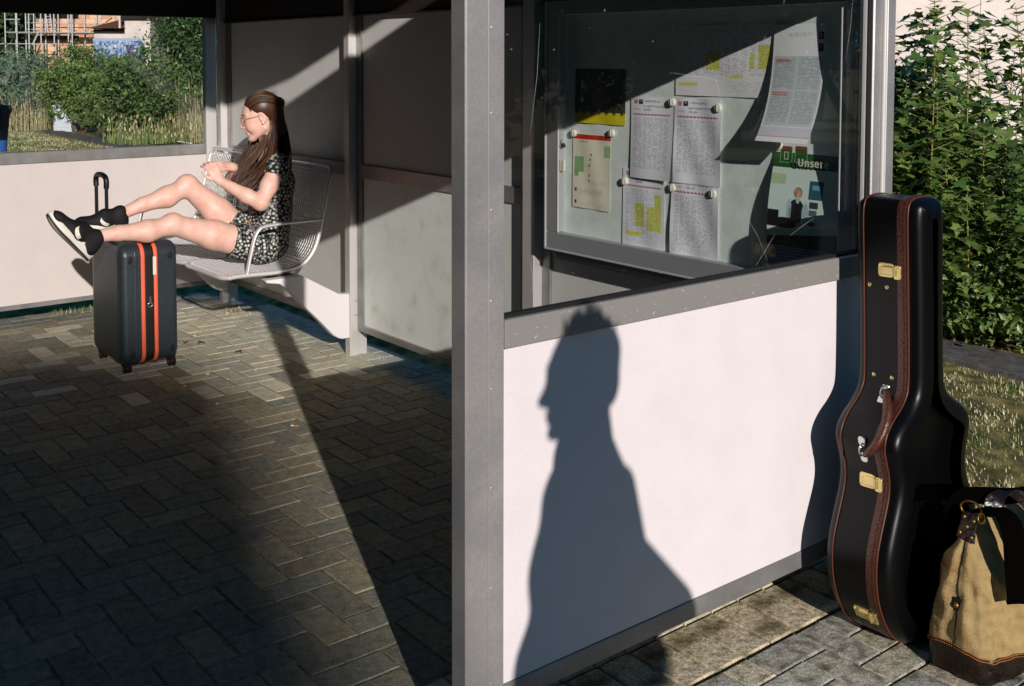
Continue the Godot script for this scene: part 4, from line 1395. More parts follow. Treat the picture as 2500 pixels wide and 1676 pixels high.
# a head: C centre, F forwards, U up; female heads are a little smaller and softer
func head(bd: Body, C: Vector3, F: Vector3, U: Vector3, s: float, soft: float) -> void:
	var R := F.cross(U).normalized()
	var B := Basis(F, U, R)
	var p := func(f: float, u: float, r: float) -> Vector3: return C + (F * f + U * u + R * r) * s
	bd.egg(p.call(-0.012, 0.030, 0.0), Vector3(0.095, 0.090, 0.076) * s, B, 0.02)
	bd.egg(p.call(0.040, -0.020, 0.0), Vector3(0.060, 0.085, 0.060) * s, B, 0.03)
	for e: float in [-1.0, 1.0]:
		bd.bone(p.call(-0.005, -0.070, 0.050 * e), p.call(0.066, -0.108, 0.016 * e), 0.020 * s, 0.016 * s, 0.03)
		bd.egg(p.call(0.062, -0.045, 0.034 * e), Vector3(0.026, 0.028, 0.022) * s, B, 0.025)
		bd.bone(p.call(0.086, 0.022, 0.012 * e), p.call(0.072, 0.022, 0.046 * e), 0.009 * s, 0.008 * s, 0.016)
	bd.egg(p.call(0.080, -0.112, 0.0), Vector3(0.018, 0.016, 0.020) * s, B, 0.02)
	for e: float in [-1.0, 1.0]:
		bd.carve(p.call(0.098, -0.001, 0.031 * e), Vector3(0.016, 0.011, 0.018) * s, B, 0.010)
		bd.egg(p.call(0.079, -0.003, 0.031 * e), Vector3(0.0135, 0.0125, 0.0135) * s, B, 0.003)
	bd.bone(p.call(0.090, 0.008, 0.0), p.call(0.113, -0.034, 0.0), 0.0075 * s, 0.0095 * s * soft, 0.012)
	bd.bone(p.call(0.108, -0.040, 0.0), p.call(0.115, -0.036, 0.0), 0.0095 * s, 0.008 * s * soft, 0.008)
	for e: float in [-1.0, 1.0]:
		bd.egg(p.call(0.102, -0.042, 0.012 * e), Vector3(0.010, 0.0075, 0.008) * s, B, 0.006)
	bd.egg(p.call(0.094, -0.070, 0.0), Vector3(0.010, 0.0065, 0.021) * s, B, 0.006)
	bd.egg(p.call(0.091, -0.082, 0.0), Vector3(0.010, 0.0075, 0.018) * s, B, 0.006)
	bd.carve(p.call(0.104, -0.0758, 0.0), Vector3(0.010, 0.0018, 0.022) * s, B, 0.004)
	for e: float in [-1.0, 1.0]:
		var EB := B * Basis(Vector3(0, 0, 1), -0.2) * Basis(Vector3.UP, 0.28 * e)
		bd.egg(p.call(-0.006, -0.012, 0.077 * e), Vector3(0.018, 0.031, 0.0065) * s, EB, 0.006)
		bd.carve(p.call(-0.003, -0.008, 0.083 * e), Vector3(0.010, 0.019, 0.0045) * s, EB, 0.004)
		bd.egg(p.call(0.000, -0.040, 0.076 * e), Vector3(0.008, 0.010, 0.006) * s, EB, 0.004)

func shoe(o: Node3D, heel: Vector3, A: Vector3, N: Vector3, K: float) -> void:
	A = A.normalized()
	N = (N - A * N.dot(A)).normalized()
	var Sd := N.cross(A) * 1.0          # sideways
	if Sd.z < 0: Sd = -Sd
	var q := func(a: float, n: float, s: float) -> Vector3: return heel + (A * a + N * n + Sd * s) * K
	var bd := Body.new()
	bd.cell = 0.0055
	var B := Basis(A, N, A.cross(N))
	bd.bone(q.call(0.04, 0.055, 0), q.call(0.13, 0.052, 0), 0.036 * K, 0.040 * K, 0.03)
	bd.bone(q.call(0.13, 0.052, 0), q.call(0.225, 0.040, 0.0), 0.042 * K, 0.026 * K, 0.03, Sd, 1.25)
	bd.bone(q.call(0.035, 0.04, 0), q.call(0.045, 0.098, 0), 0.037 * K, 0.037 * K, 0.02)
	bd.bone(q.call(0.06, 0.07, 0), q.call(0.12, 0.088, 0), 0.038 * K, 0.026 * K, 0.03)
	bd.egg(q.call(0.238, 0.040, 0), Vector3(0.035, 0.022, 0.036) * K, B, 0.03)
	var m := MB.new()
	bd.fill(m)
	var up := part(o, "shoe", m, M.shoe_black)
	m = MB.new()
	var out := PackedVector2Array()
	for i in 40:
		var t := TAU * i / 40.0
		var a := 0.136 + cos(t) * 0.140
		var w := 0.041 + 0.006 * smoothstep(0.1, 0.2, a) - 0.004 * smoothstep(0.06, 0.1, a) * (1.0 - smoothstep(0.1, 0.14, a))
		out.append(Vector2(a, sin(t) * w * (1.0 if absf(sin(t)) < 0.9 else 1.0)))
	# the sole as a loft that curls up a little at the toe
	var rows := []
	for k: Vector2 in [Vector2(0.012, -0.003), Vector2(0.003, -0.002), Vector2(-0.003, 0.004), Vector2(-0.004, 0.014), Vector2(-0.002, 0.026), Vector2(0.004, 0.031)]:
		var row := []
		for p: Vector2 in out:
			var c := Vector2(0.136, 0)
			var d := (p - c).normalized()
			var pp := p - d * k.x
			var lift := 0.016 * pow(maxf(0.0, (p.x - 0.17) / 0.1), 2.0)
			var thick := 1.0 + 0.35 * (1.0 - smoothstep(0.0, 0.2, p.x))
			row.append(q.call(pp.x, k.y * thick + lift, pp.y))
		rows.append(row)
	m.grid(rows, true)
	var flip: bool = A.cross(N).dot(Sd) < 0.0
	for j in 40:
		m.out3(q.call(0.136, -0.003, 0), rows[0][j], rows[0][(j + 1) % 40], q.call(0.136, 0.03, 0))
	part(up, "sole", m, M.sole)
	m = MB.new()
	rows = []
	for k: Vector2 in [Vector2(-0.0035, -0.004), Vector2(-0.0045, 0.000), Vector2(-0.0042, 0.005)]:
		var row := []
		for p: Vector2 in out:
			var d := (p - Vector2(0.136, 0)).normalized()
			var pp := p - d * k.x
			row.append(q.call(pp.x, k.y + 0.016 * pow(maxf(0.0, (p.x - 0.17) / 0.1), 2.0), pp.y))
		rows.append(row)
	m.grid(rows, true)
	part(up, "outsole", m, M.sole_grey)
	# the curved white mark on the outer side
	m = MB.new()
	var top := [Vector2(0.030, 0.060), Vector2(0.055, 0.050), Vector2(0.08, 0.044), Vector2(0.105, 0.043), Vector2(0.130, 0.050), Vector2(0.147, 0.062), Vector2(0.152, 0.074)]
	var low := [Vector2(0.030, 0.059), Vector2(0.055, 0.044), Vector2(0.08, 0.033), Vector2(0.108, 0.028), Vector2(0.138, 0.034), Vector2(0.158, 0.054), Vector2(0.152, 0.075)]
	var a3 := []
	var b3 := []
	for i in top.size(): a3.append(Vector3(top[i].x, top[i].y, 0)); b3.append(Vector3(low[i].x, low[i].y, 0))
	a3 = curve(a3, 5); b3 = curve(b3, 5)
	rows = []
	for i in a3.size():
		var row := []
		for j in 5:
			var p: Vector3 = (a3[i] as Vector3).lerp(b3[i], j / 4.0)
			# follow the flank of the shoe: march in from outside until the surface
			var s := 0.07
			for step in 60:
				var w: Vector3 = q.call(p.x, p.y, s)
				var d := 9.0
				for e: Array in bd.el:
					if e[0] == 0:
						var ba: Vector3 = e[2] - e[1]
						var h := clampf((w - e[1]).dot(ba) / ba.dot(ba), 0, 1)
						var v: Vector3 = w - e[1] - ba * h
						if e[7] != 1.0: v += e[6] * (v.dot(e[6]) * (1.0 / e[7] - 1.0))
						d = minf(d, v.length() - lerpf(e[3], e[4], h))
				if d < 0.0042: break
				s -= 0.001
			row.append(q.call(p.x, p.y, s))
		rows.append(row)
	m.grid(rows)
	var bk := []
	for rr: Array in rows:
		var z := []
		for p: Vector3 in rr: z.append(p - Sd * 0.0025)
		z.reverse()
		bk.append(z)
	m.grid(bk)
	part(up, "curved_mark", m, M.sole)
	m = MB.new()
	for k in 4:
		var a := 0.098 + k * 0.020
		m.tube(curve([q.call(a, 0.086 - k * 0.008, -0.024), q.call(a + 0.004, 0.1005 - k * 0.0095, -0.008), q.call(a + 0.004, 0.1005 - k * 0.0095, 0.008), q.call(a, 0.086 - k * 0.008, 0.024)], 4), 0.003, 6)
	part(up, "lace", m, M.shoe_black)

func make_woman() -> void:
	mat("skin", Color(0.93, 0.765, 0.70), 0.5, 0.0, noise_tex(131, 0.02, 4, [[0.0, Color(0.93, 0.86, 0.84)], [0.5, Color(1, 0.97, 0.96)], [1.0, Color(1, 1, 1)]], 128, 0.015), 5.0)
	M.skin.subsurf_scatter_enabled = true
	M.skin.subsurf_scatter_strength = 0.12
	mat("brass_bright", Color(0.85, 0.66, 0.36), 0.25, 0.8)
	mat("lip", Color(0.66, 0.30, 0.28), 0.45)
	mat("hair", Color(0.27, 0.15, 0.085), 0.42)
	mat("hair_b", Color(0.37, 0.24, 0.13), 0.4)
	mat("hair_c", Color(0.15, 0.085, 0.05), 0.45)
	mat("shoe_black", Color(0.028, 0.03, 0.032), 0.65, 0.0, null, 40.0, bump_tex(133, 0.3, 1, 128, 4.0), 0.7)
	mat("sole", Color(0.88, 0.85, 0.80), 0.55)
	mat("sole_grey", Color(0.16, 0.16, 0.17), 0.7)
	# floral print
	var im := Image.create(512, 512, false, Image.FORMAT_RGB8)
	im.fill(Color(0.018, 0.022, 0.022))
	var g := RandomNumberGenerator.new()
	g.seed = 77
	var pts := []
	for tries in 6000:
		var p := Vector2(g.randf() * 512, g.randf() * 512)
		var ok := true
		for o: Vector2 in pts:
			var d := (p - o).abs()
			d = Vector2(minf(d.x, 512 - d.x), minf(d.y, 512 - d.y))
			if d.length() < 27.0: ok = false; break
		if not ok: continue
		pts.append(p)
		var rot := g.randf() * TAU
		var sz := g.randf_range(0.8, 1.2)
		var big := g.randf() < 0.82
		for k in (5 if big else 3):
			var a := rot + TAU * k / 5.0
			var c := p + Vector2.from_angle(a) * 6.0 * sz
			var rr := (5.0 if big else 3.0) * sz
			for y in range(-6, 7):
				for x in range(-6, 7):
					if x * x + y * y <= rr * rr:
						im.set_pixel(posmod(int(c.x) + x, 512), posmod(int(c.y) + y, 512), Color(0.86, 0.86, 0.82))
		if big:
			for y in range(-1, 2):
				for x in range(-1, 2): im.set_pixel(posmod(int(p.x) + x, 512), posmod(int(p.y) + y, 512), Color(0.25, 0.27, 0.22))
		else:
			for k in 10: im.set_pixel(posmod(int(p.x) + k, 512), posmod(int(p.y + sin(rot) * k), 512), Color(0.10, 0.28, 0.18))
	mat("floral", Color(1, 1, 1), 0.8, 0.0, ImageTexture.create_from_image(im), 3.1)

	var w := thing("person", "woman in black floral playsuit sitting with her feet up on suitcase", "person", Vector3(2.70, 0.49, -5.62))
	var hipL := Vector3(2.655, 0.588, -5.535); var hipR := Vector3(2.685, 0.588, -5.705)
	var kneeL := Vector3(2.165, 0.752, -5.545); var kneeR := Vector3(2.335, 0.925, -5.755)
	var ankL := Vector3(1.752, 0.728, -5.55); var ankR := Vector3(1.975, 0.800, -5.775)
	var pel := Vector3(2.725, 0.605, -5.62)
	var belly := Vector3(2.755, 0.76, -5.625)
	var chest := Vector3(2.765, 0.93, -5.628)
	var shL := Vector3(2.735, 1.042, -5.468); var shR := Vector3(2.785, 1.040, -5.785)
	var neck := Vector3(2.760, 1.085, -5.628)
	var elL := Vector3(2.602, 0.842, -5.418); var wrL := Vector3(2.436, 0.962, -5.560)
	var elR := Vector3(2.63, 0.89, -5.86); var wrR := Vector3(2.558, 1.020, -5.665)
	var tilt := 0.27
	var F := Vector3(-cos(tilt) * 0.91, -sin(tilt), -cos(tilt) * 0.41).normalized()
	var R := F.cross(Vector3.UP).normalized()
	var U := R.cross(F).normalized()
	var HC := Vector3(2.694, 1.305, -5.605)
	var ZZ := Vector3(0, 0, 1)
	var bd := Body.new()
	bd.cell = 0.0075
	var legs := func(b: Body, grow: float) -> void:
		b.bone(hipL, kneeL.lerp(hipL, 0.45), 0.086 + grow, 0.076 + grow, 0.03)
		b.bone(hipR, kneeR.lerp(hipR, 0.45), 0.086 + grow, 0.076 + grow, 0.03)
	legs.call(bd, 0.0)
	bd.bone(kneeL.lerp(hipL, 0.45), kneeL, 0.076, 0.052, 0.03)
	bd.bone(kneeR.lerp(hipR, 0.45), kneeR, 0.076, 0.053, 0.03)
	bd.egg(kneeL + Vector3(0.0, 0.012, 0), Vector3.ONE * 0.052, Basis.IDENTITY, 0.02)
	bd.egg(kneeR + Vector3(-0.006, 0.012, 0), Vector3.ONE * 0.052, Basis.IDENTITY, 0.02)
	for q: Array in [[kneeL, ankL], [kneeR, ankR]]:
		var k: Vector3 = q[0]; var a: Vector3 = q[1]
		var down := Vector3(0, -1, 0)
		var cm := k.lerp(a, 0.32) + down * 0.012
		bd.bone(k, cm, 0.047, 0.054, 0.03)
		bd.bone(cm, k.lerp(a, 0.68), 0.054, 0.038, 0.03)
		bd.bone(k.lerp(a, 0.68), a, 0.037, 0.031, 0.02)
		for e: float in [-1.0, 1.0]: bd.egg(a + Vector3(0.0, 0, 0.026 * e), Vector3.ONE * 0.012, Basis.IDENTITY, 0.012)
	bd.bone(ankL, ankL + Vector3(-0.05, 0.0, 0), 0.031, 0.03, 0.02)
	bd.bone(ankR, ankR + Vector3(-0.05, -0.03, 0), 0.031, 0.03, 0.02)
	bd.bone(pel, belly, 0.098, 0.090, 0.04, ZZ, 1.35)
	bd.bone(belly, chest, 0.090, 0.098, 0.04, ZZ, 1.30)
	bd.bone(chest, neck - Vector3(0, 0.05, 0), 0.095, 0.062, 0.04, ZZ, 1.5)
	bd.bone(neck - Vector3(0, 0.03, 0), HC + U * -0.075 - F * 0.012, 0.050, 0.047, 0.03)
	for q: Array in [[shL, elL, wrL], [shR, elR, wrR]]:
		bd.bone(chest.lerp(q[0], 0.6), q[0], 0.055, 0.050, 0.03)
		bd.bone(q[0], (q[0] as Vector3).lerp(q[1], 0.55), 0.050, 0.047, 0.03)
		bd.bone((q[0] as Vector3).lerp(q[1], 0.55), q[1], 0.047, 0.037, 0.02)
		bd.bone(q[1], (q[1] as Vector3).lerp(q[2], 0.35), 0.038, 0.038, 0.02)
		bd.bone((q[1] as Vector3).lerp(q[2], 0.35), q[2], 0.038, 0.024, 0.02)
	var m := MB.new()
	bd.fill(m)
	var hb := Body.new()
	hb.cell = 0.0042
	hand(hb, wrL, Vector3(-0.42, 0.84, -0.33), Vector3(-0.15, 0.25, 0.95), 0.86, 0.85, -1.0)
	hb.bone(wrL + (elL - wrL).normalized() * 0.04, wrL, 0.028, 0.0235, 0.02)
	hb.fill(m)
	hb = Body.new()
	hb.cell = 0.0042
	hand(hb, wrR, Vector3(-0.93, 0.14, 0.22), Vector3(0.05, 0.75, 0.65), 0.86, 1.25, 1.0)
	hb.bone(wrR + (elR - wrR).normalized() * 0.04, wrR, 0.028, 0.0235, 0.02)
	hb.fill(m)
	hb = Body.new()
	hb.cell = 0.0036
	head(hb, HC, F, U, 1.0, 0.92)
	hb.bone(HC + U * -0.075 - F * 0.014, HC + U * -0.10 - F * 0.022, 0.046, 0.047, 0.02)
	hb.fill(m)
	var body := part(w, "body", m, M.skin)
	# eyes, brows and lips
	var hp := func(f: float, u: float, r: float) -> Vector3: return HC + F * f + U * u + R * r
	for e: float in [-1.0, 1.0]:
		m = MB.new()
		m.tube(curve([hp.call(0.0905, -0.004, 0.020 * e), hp.call(0.0945, -0.0075, 0.031 * e), hp.call(0.088, -0.0045, 0.043 * e)], 4), 0.0021, 6)
		part(w, "eyelashes", m, M.hair_c)
		m = MB.new()
		m.tube(curve([hp.call(0.0965, 0.0235, 0.014 * e), hp.call(0.0945, 0.029, 0.030 * e), hp.call(0.080, 0.025, 0.047 * e)], 4), 0.0026, 6)
		part(w, "eyebrow", m, M.hair)
		m = MB.new()
		var rp := []
		for i in 21: rp.append(hp.call(0.108 - 0.012 * (1 if cos(TAU * i / 20.0) > 0 else 0) * cos(TAU * i / 20.0), -0.006 + 0.021 * sin(TAU * i / 20.0), e * (0.032 + 0.023 * cos(TAU * i / 20.0))))
		m.tube(rp, 0.0013, 6, false)
		m.tube([hp.call(0.098, 0.004, 0.055 * e), hp.call(0.05, 0.004, 0.073 * e), hp.call(-0.012, 0.002, 0.080 * e)], 0.0012, 6)
		part(w, "glasses_half", m, M.brass_bright)
	m = MB.new()
	m.tube([hp.call(0.1085, -0.004, -0.010), hp.call(0.112, 0.0, 0.0), hp.call(0.1085, -0.004, 0.010)], 0.0012, 6)
	part(w, "glasses_bridge", m, M.brass_bright)
	m = MB.new()
	m.ball(hp.call(0.0985, -0.0705, 0.0), Vector3(0.006, 0.0045, 0.019), Basis(F, U, R))
	m.ball(hp.call(0.0955, -0.0825, 0.0), Vector3(0.006, 0.0055, 0.016), Basis(F, U, R))
	part(w, "lips", m, M.lip)
	# playsuit
	var dr := Body.new()
	dr.cell = 0.0075
	var gw := 0.012
	var cutL := Plane((kneeL - hipL).normalized() + Vector3(0, -0.10, 0), 0.0); cutL = cutL.normalized()
	var planeL := Plane(cutL.normal, hipL.lerp(kneeL, 0.36))
	var planeR := Plane((kneeR - hipR).normalized(), hipR.lerp(kneeR, 0.40))
	dr.bone(hipL, kneeL.lerp(hipL, 0.45), 0.090 + gw, 0.078 + gw, 0.03, Vector3.ZERO, 1.0, [planeL])
	dr.bone(hipR, kneeR.lerp(hipR, 0.45), 0.090 + gw, 0.078 + gw, 0.03, Vector3.ZERO, 1.0, [planeR])
	dr.bone(pel + Vector3(0, -0.01, 0), belly, 0.104 + gw, 0.093 + gw, 0.04, ZZ, 1.33)
	dr.bone(belly, chest, 0.092 + gw, 0.102 + gw, 0.04, ZZ, 1.30)
	for e: float in [-0.075, 0.075]: dr.egg(chest + Vector3(-0.070, -0.01, e), Vector3(0.052, 0.055, 0.055), Basis.IDENTITY, 0.03)
	dr.bone(chest, neck - Vector3(0, 0.055, 0), 0.097 + gw, 0.060 + gw, 0.04, ZZ, 1.5)
	for q: Array in [[shL, elL], [shR, elR]]:
		var d := ((q[1] as Vector3) - (q[0] as Vector3)).normalized()
		dr.bone(chest.lerp(q[0], 0.6), q[0], 0.062, 0.058, 0.03)
		dr.bone(q[0], (q[0] as Vector3).lerp(q[1], 0.5), 0.060, 0.064, 0.03, Vector3.ZERO, 1.0, [Plane(d, (q[0] as Vector3).lerp(q[1], 0.33))])
	dr.carve(neck + Vector3(-0.055, 0.035, 0.0), Vector3(0.085, 0.075, 0.075), Basis(ZZ, 0.55), 0.012)
	m = MB.new()
	dr.fill(m)
	var nz := FastNoiseLite.new()
	nz.seed = 8
	nz.frequency = 9.0
	for i in m.v.size():
		var p := m.v[i]
		m.v[i] = p + m.n[i] * (nz.get_noise_3d(p.x, p.y * 0.6, p.z) * 0.010)
	part(w, "playsuit", m, M.floral)
	m = MB.new()
	var bc := Vector3(2.545, 0.742, -5.462)
	var rp2 := []
	for i in 15: rp2.append(bc + Vector3(0.55, 0.1, 0.8).normalized().cross(Vector3.UP).normalized() * 0.013 * cos(TAU * i / 14.0) + Vector3(0, 0.013 * sin(TAU * i / 14.0), 0.004))
	m.tube(rp2, 0.0026, 6, false)
	part(w, "belt_ring", m, M.brass_bright)
	# hair: a cap, then many locks
	var hc := Body.new()
	hc.cell = 0.0055
	var HB := Basis(F, U, R)
	hc.egg(hp.call(-0.022, 0.040, 0.0), Vector3(0.101, 0.090, 0.081), HB, 0.02)
	hc.bone(hp.call(-0.075, 0.01, 0.0), hp.call(-0.075, -0.10, 0.0), 0.055, 0.042, 0.03)
	hc.egg(hp.call(-0.118, 0.040, 0.0), Vector3(0.030, 0.028, 0.035), HB, 0.02)
	hc.carve(hp.call(0.085, -0.040, 0.0), Vector3(0.095, 0.100, 0.12), HB, 0.012)
	hc.carve(hp.call(0.005, -0.035, 0.085), Vector3(0.040, 0.052, 0.026), HB, 0.01)
	hc.carve(hp.call(0.005, -0.035, -0.085), Vector3(0.040, 0.052, 0.026), HB, 0.01)
	m = MB.new()
	hc.fill(m)
	var hair := part(w, "hair", m, M.hair)
	var lock := func(pp: Array, spread: float, n: int, r0: float, kind: Material, called: String) -> void:
		var k := MB.new()
		for i in n:
			var off := Vector3(g.randfn(0, 1), g.randfn(0, 1), g.randfn(0, 1)) * spread
			var off2 := off + Vector3(g.randfn(0, 1), g.randfn(0, 1), g.randfn(0, 1)) * spread * 0.6
			var c := []
			for j in pp.size():
				var t := float(j) / (pp.size() - 1)
				c.append((pp[j] as Vector3) + off.lerp(off2, t) * (0.75 + 0.5 * t) + Vector3(g.randfn(0, 1), g.randfn(0, 1), g.randfn(0, 1)) * spread * 0.12)
			c = curve(c, 4)
			var rad := []
			for j in c.size():
				var t := float(j) / (c.size() - 1)
				rad.append(r0 * g.randf_range(0.85, 1.15) * (1.0 if t < 0.7 else lerpf(1.0, 0.15, (t - 0.7) / 0.3)))
			k.tube(c, rad, 5)
		part(hair, called, k, kind)
	var A := [Vector3(2.725, 1.385, -5.565), Vector3(2.746, 1.30, -5.548), Vector3(2.738, 1.185, -5.535), Vector3(2.690, 1.075, -5.505), Vector3(2.600, 0.990, -5.485), Vector3(2.535, 0.925, -5.490)]
	lock.call(A, 0.0115, 34, 0.0034, M.hair, "lock")
	lock.call(A, 0.0135, 20, 0.0026, M.hair_b, "lighter_lock")
	lock.call(A, 0.0125, 16, 0.003, M.hair_c, "darker_lock")
	var Bp := [Vector3(2.715, 1.225, -5.570), Vector3(2.672, 1.135, -5.555), Vector3(2.615, 1.070, -5.560), Vector3(2.555, 1.005, -5.562), Vector3(2.520, 0.945, -5.560)]
	lock.call(Bp, 0.009, 24, 0.0030, M.hair, "lock")
	lock.call(Bp, 0.010, 12, 0.0025, M.hair_b, "lighter_lock")
	var Cp := [Vector3(2.715, 1.38, -5.69), Vector3(2.735, 1.26, -5.705), Vector3(2.70, 1.13, -5.70), Vector3(2.63, 1.03, -5.69), Vector3(2.56, 0.95, -5.68)]
	lock.call(Cp, 0.014, 30, 0.0034, M.hair, "lock")
	var Dp := [Vector3(2.745, 1.36, -5.60), Vector3(2.80, 1.27, -5.60), Vector3(2.825, 1.15, -5.60), Vector3(2.83, 1.06, -5.60), Vector3(2.83, 0.98, -5.60)]
	lock.call(Dp, 0.016, 36, 0.0042, M.hair_c, "darker_lock")
	# combed strands over the scalp to the back
	for s in 44:
		var e := -1.0 + 2.0 * s / 43.0
		var fr := 0.083 - 0.030 * absf(e)
		lock.call([hp.call(fr - 0.016, 0.062 - 0.040 * absf(e), 0.058 * e), hp.call(0.043, 0.107 - 0.045 * e * e, 0.073 * e), hp.call(-0.02, 0.1295 - 0.052 * e * e, 0.082 * e), hp.call(-0.085, 0.101 - 0.045 * e * e, 0.075 * e), hp.call(-0.125, 0.05 - 0.02 * absf(e), 0.055 * e)], 0.0022, 5, 0.0018, [M.hair, M.hair_b, M.hair_c][s % 3], "combed_strand")
	lock.call([hp.call(0.070, 0.045, 0.068 * 1.0), hp.call(0.058, 0.0, 0.0725), hp.call(0.050, -0.05, 0.070), hp.call(0.046, -0.085, 0.060)], 0.0016, 5, 0.0009, M.hair_b, "loose_strand")
	m = MB.new()
	m.ball(Vector3(2.392, 0.998, -5.585), Vector3.ONE * 0.006)
	part(w, "finger_ring", m, M.sole)
	# shoes
	shoe(w, Vector3(1.728, 0.617, -5.55), Vector3(-0.655, 0.756, 0), Vector3(0.756, 0.655, 0.0), 1.1)
	shoe(w, Vector3(2.005, 0.708, -5.775), Vector3(-0.985, 0.11, -0.02), Vector3(0.11, 0.985, 0.05), 1.0)

func make_man() -> void:
	mat("navy", Color(0.10, 0.12, 0.17), 0.85, 0.0, null, 30.0, bump_tex(141, 0.3, 1, 128, 3.0), 0.5)
	mat("denim", Color(0.17, 0.22, 0.32), 0.85)
	mat("dark_hair", Color(0.08, 0.06, 0.05), 0.6)
	var o := thing("person", "man standing beside the camera whose shadow falls on the white panel", "person", Vector3(0.93, 0, 0.28))
	var Z := 0.28
	var F := Vector3(-1, 0.0, 0)
	var HC := Vector3(0.918, 1.632, Z)
	var bd := Body.new()
	bd.cell = 0.005
	head(bd, HC, F, Vector3.UP, 1.10, 1.2)
	bd.bone(HC + Vector3(0.025, -0.08, 0), Vector3(0.957, 1.42, Z), 0.060, 0.068, 0.02)
	bd.carve(Vector3(0.832, 1.462, Z), Vector3(0.045, 0.034, 0.09), Basis.IDENTITY, 0.012)
	var m := MB.new()
	bd.fill(m)
	var h2 := Body.new()
	h2.cell = 0.006
	var wr := [Vector3(0.98, 0.93, Z + 0.17), Vector3(0.98, 0.93, Z - 0.17)]
	hand(h2, wr[0], Vector3(-0.8, -0.55, -0.1), Vector3(0, 0.2, 1), 1.0, 0.8, 1.0)
	hand(h2, wr[1], Vector3(-0.8, -0.55, 0.1), Vector3(0, 0.2, -1), 1.0, 0.8, -1.0)
	h2.fill(m)
	part(o, "body", m, M.skin)
	var hr := Body.new()
	hr.cell = 0.006
	hr.egg(Vector3(0.938, 1.685, Z), Vector3(0.103, 0.085, 0.088), Basis.IDENTITY, 0.02)
	hr.egg(Vector3(0.925, 1.755, Z), Vector3(0.055, 0.022, 0.05), Basis(Vector3.BACK, -0.2), 0.015)
	hr.egg(Vector3(0.99, 1.62, Z), Vector3(0.045, 0.08, 0.075), Basis.IDENTITY, 0.02)
	m = MB.new()
	hr.fill(m)
	var g := RandomNumberGenerator.new()
	g.seed = 3
	for i in 110:
		var p := Vector3(0.935 + g.randf_range(-0.075, 0.075), 1.752, Z + g.randf_range(-0.06, 0.06))
		p.y -= 4.0 * pow(p.x - 0.935, 2.0)
		m.tube([p, p + Vector3(g.randfn(-0.002, 0.006), g.randf_range(0.012, 0.036) * (1.0 + 1.1 * exp(-pow((p.x - 0.945) / 0.02, 2.0))), g.randfn(0, 0.005))], [0.0045, 0.0015], 4)
	part(o, "hair", m, M.dark_hair)
	var sh := Body.new()
	sh.cell = 0.012
	var zz := Vector3(0, 0, 1)
	sh.bone(Vector3(0.93, 0.95, Z), Vector3(0.925, 1.15, Z), 0.150, 0.145, 0.05, zz, 1.15)
	sh.bone(Vector3(0.925, 1.15, Z), Vector3(0.945, 1.32, Z), 0.145, 0.128, 0.05, zz, 1.35)
	sh.bone(Vector3(0.945, 1.32, Z), Vector3(0.955, 1.41, Z), 0.112, 0.070, 0.05, zz, 1.6)
	sh.bone(Vector3(0.893, 1.432, Z), Vector3(0.975, 1.445, Z), 0.042, 0.045, 0.02, zz, 1.5)
	for e: float in [-1.0, 1.0]:
		var s := Vector3(0.965, 1.385, Z + 0.17 * e)
		var el := Vector3(1.035, 1.10, Z + 0.22 * e)
		sh.bone(s, el, 0.068, 0.056, 0.04)
		sh.bone(el, Vector3(0.99, 0.935, Z + 0.175 * e), 0.054, 0.040, 0.03)
	sh.bone(Vector3(1.05, 1.135, Z), Vector3(1.165, 0.93, Z), 0.095, 0.15, 0.02, zz, 1.3)
	sh.bone(Vector3(0.90, 0.93, Z), Vector3(0.93, 0.86, Z), 0.18, 0.19, 0.04)
	m = MB.new()
	sh.fill(m)
	part(o, "jacket", m, M.navy)
	var tr := Body.new()
	tr.cell = 0.012
	tr.bone(Vector3(0.93, 0.98, Z), Vector3(0.93, 0.88, Z), 0.118, 0.118, 0.05, zz, 1.4)
	for e: float in [-1.0, 1.0]:
		tr.bone(Vector3(0.93, 0.88, Z + 0.095 * e), Vector3(0.915, 0.49, Z + 0.11 * e), 0.095, 0.065, 0.04)
		tr.bone(Vector3(0.915, 0.49, Z + 0.11 * e), Vector3(0.95, 0.09, Z + 0.12 * e), 0.064, 0.052, 0.03)
	m = MB.new()
	tr.fill(m)
	part(o, "trousers", m, M.denim)
	for e: float in [-1.0, 1.0]:
		shoe(o, Vector3(0.995, 0.003, Z + 0.12 * e), Vector3(-1, 0, 0.1 * e), Vector3.UP, 1.1)

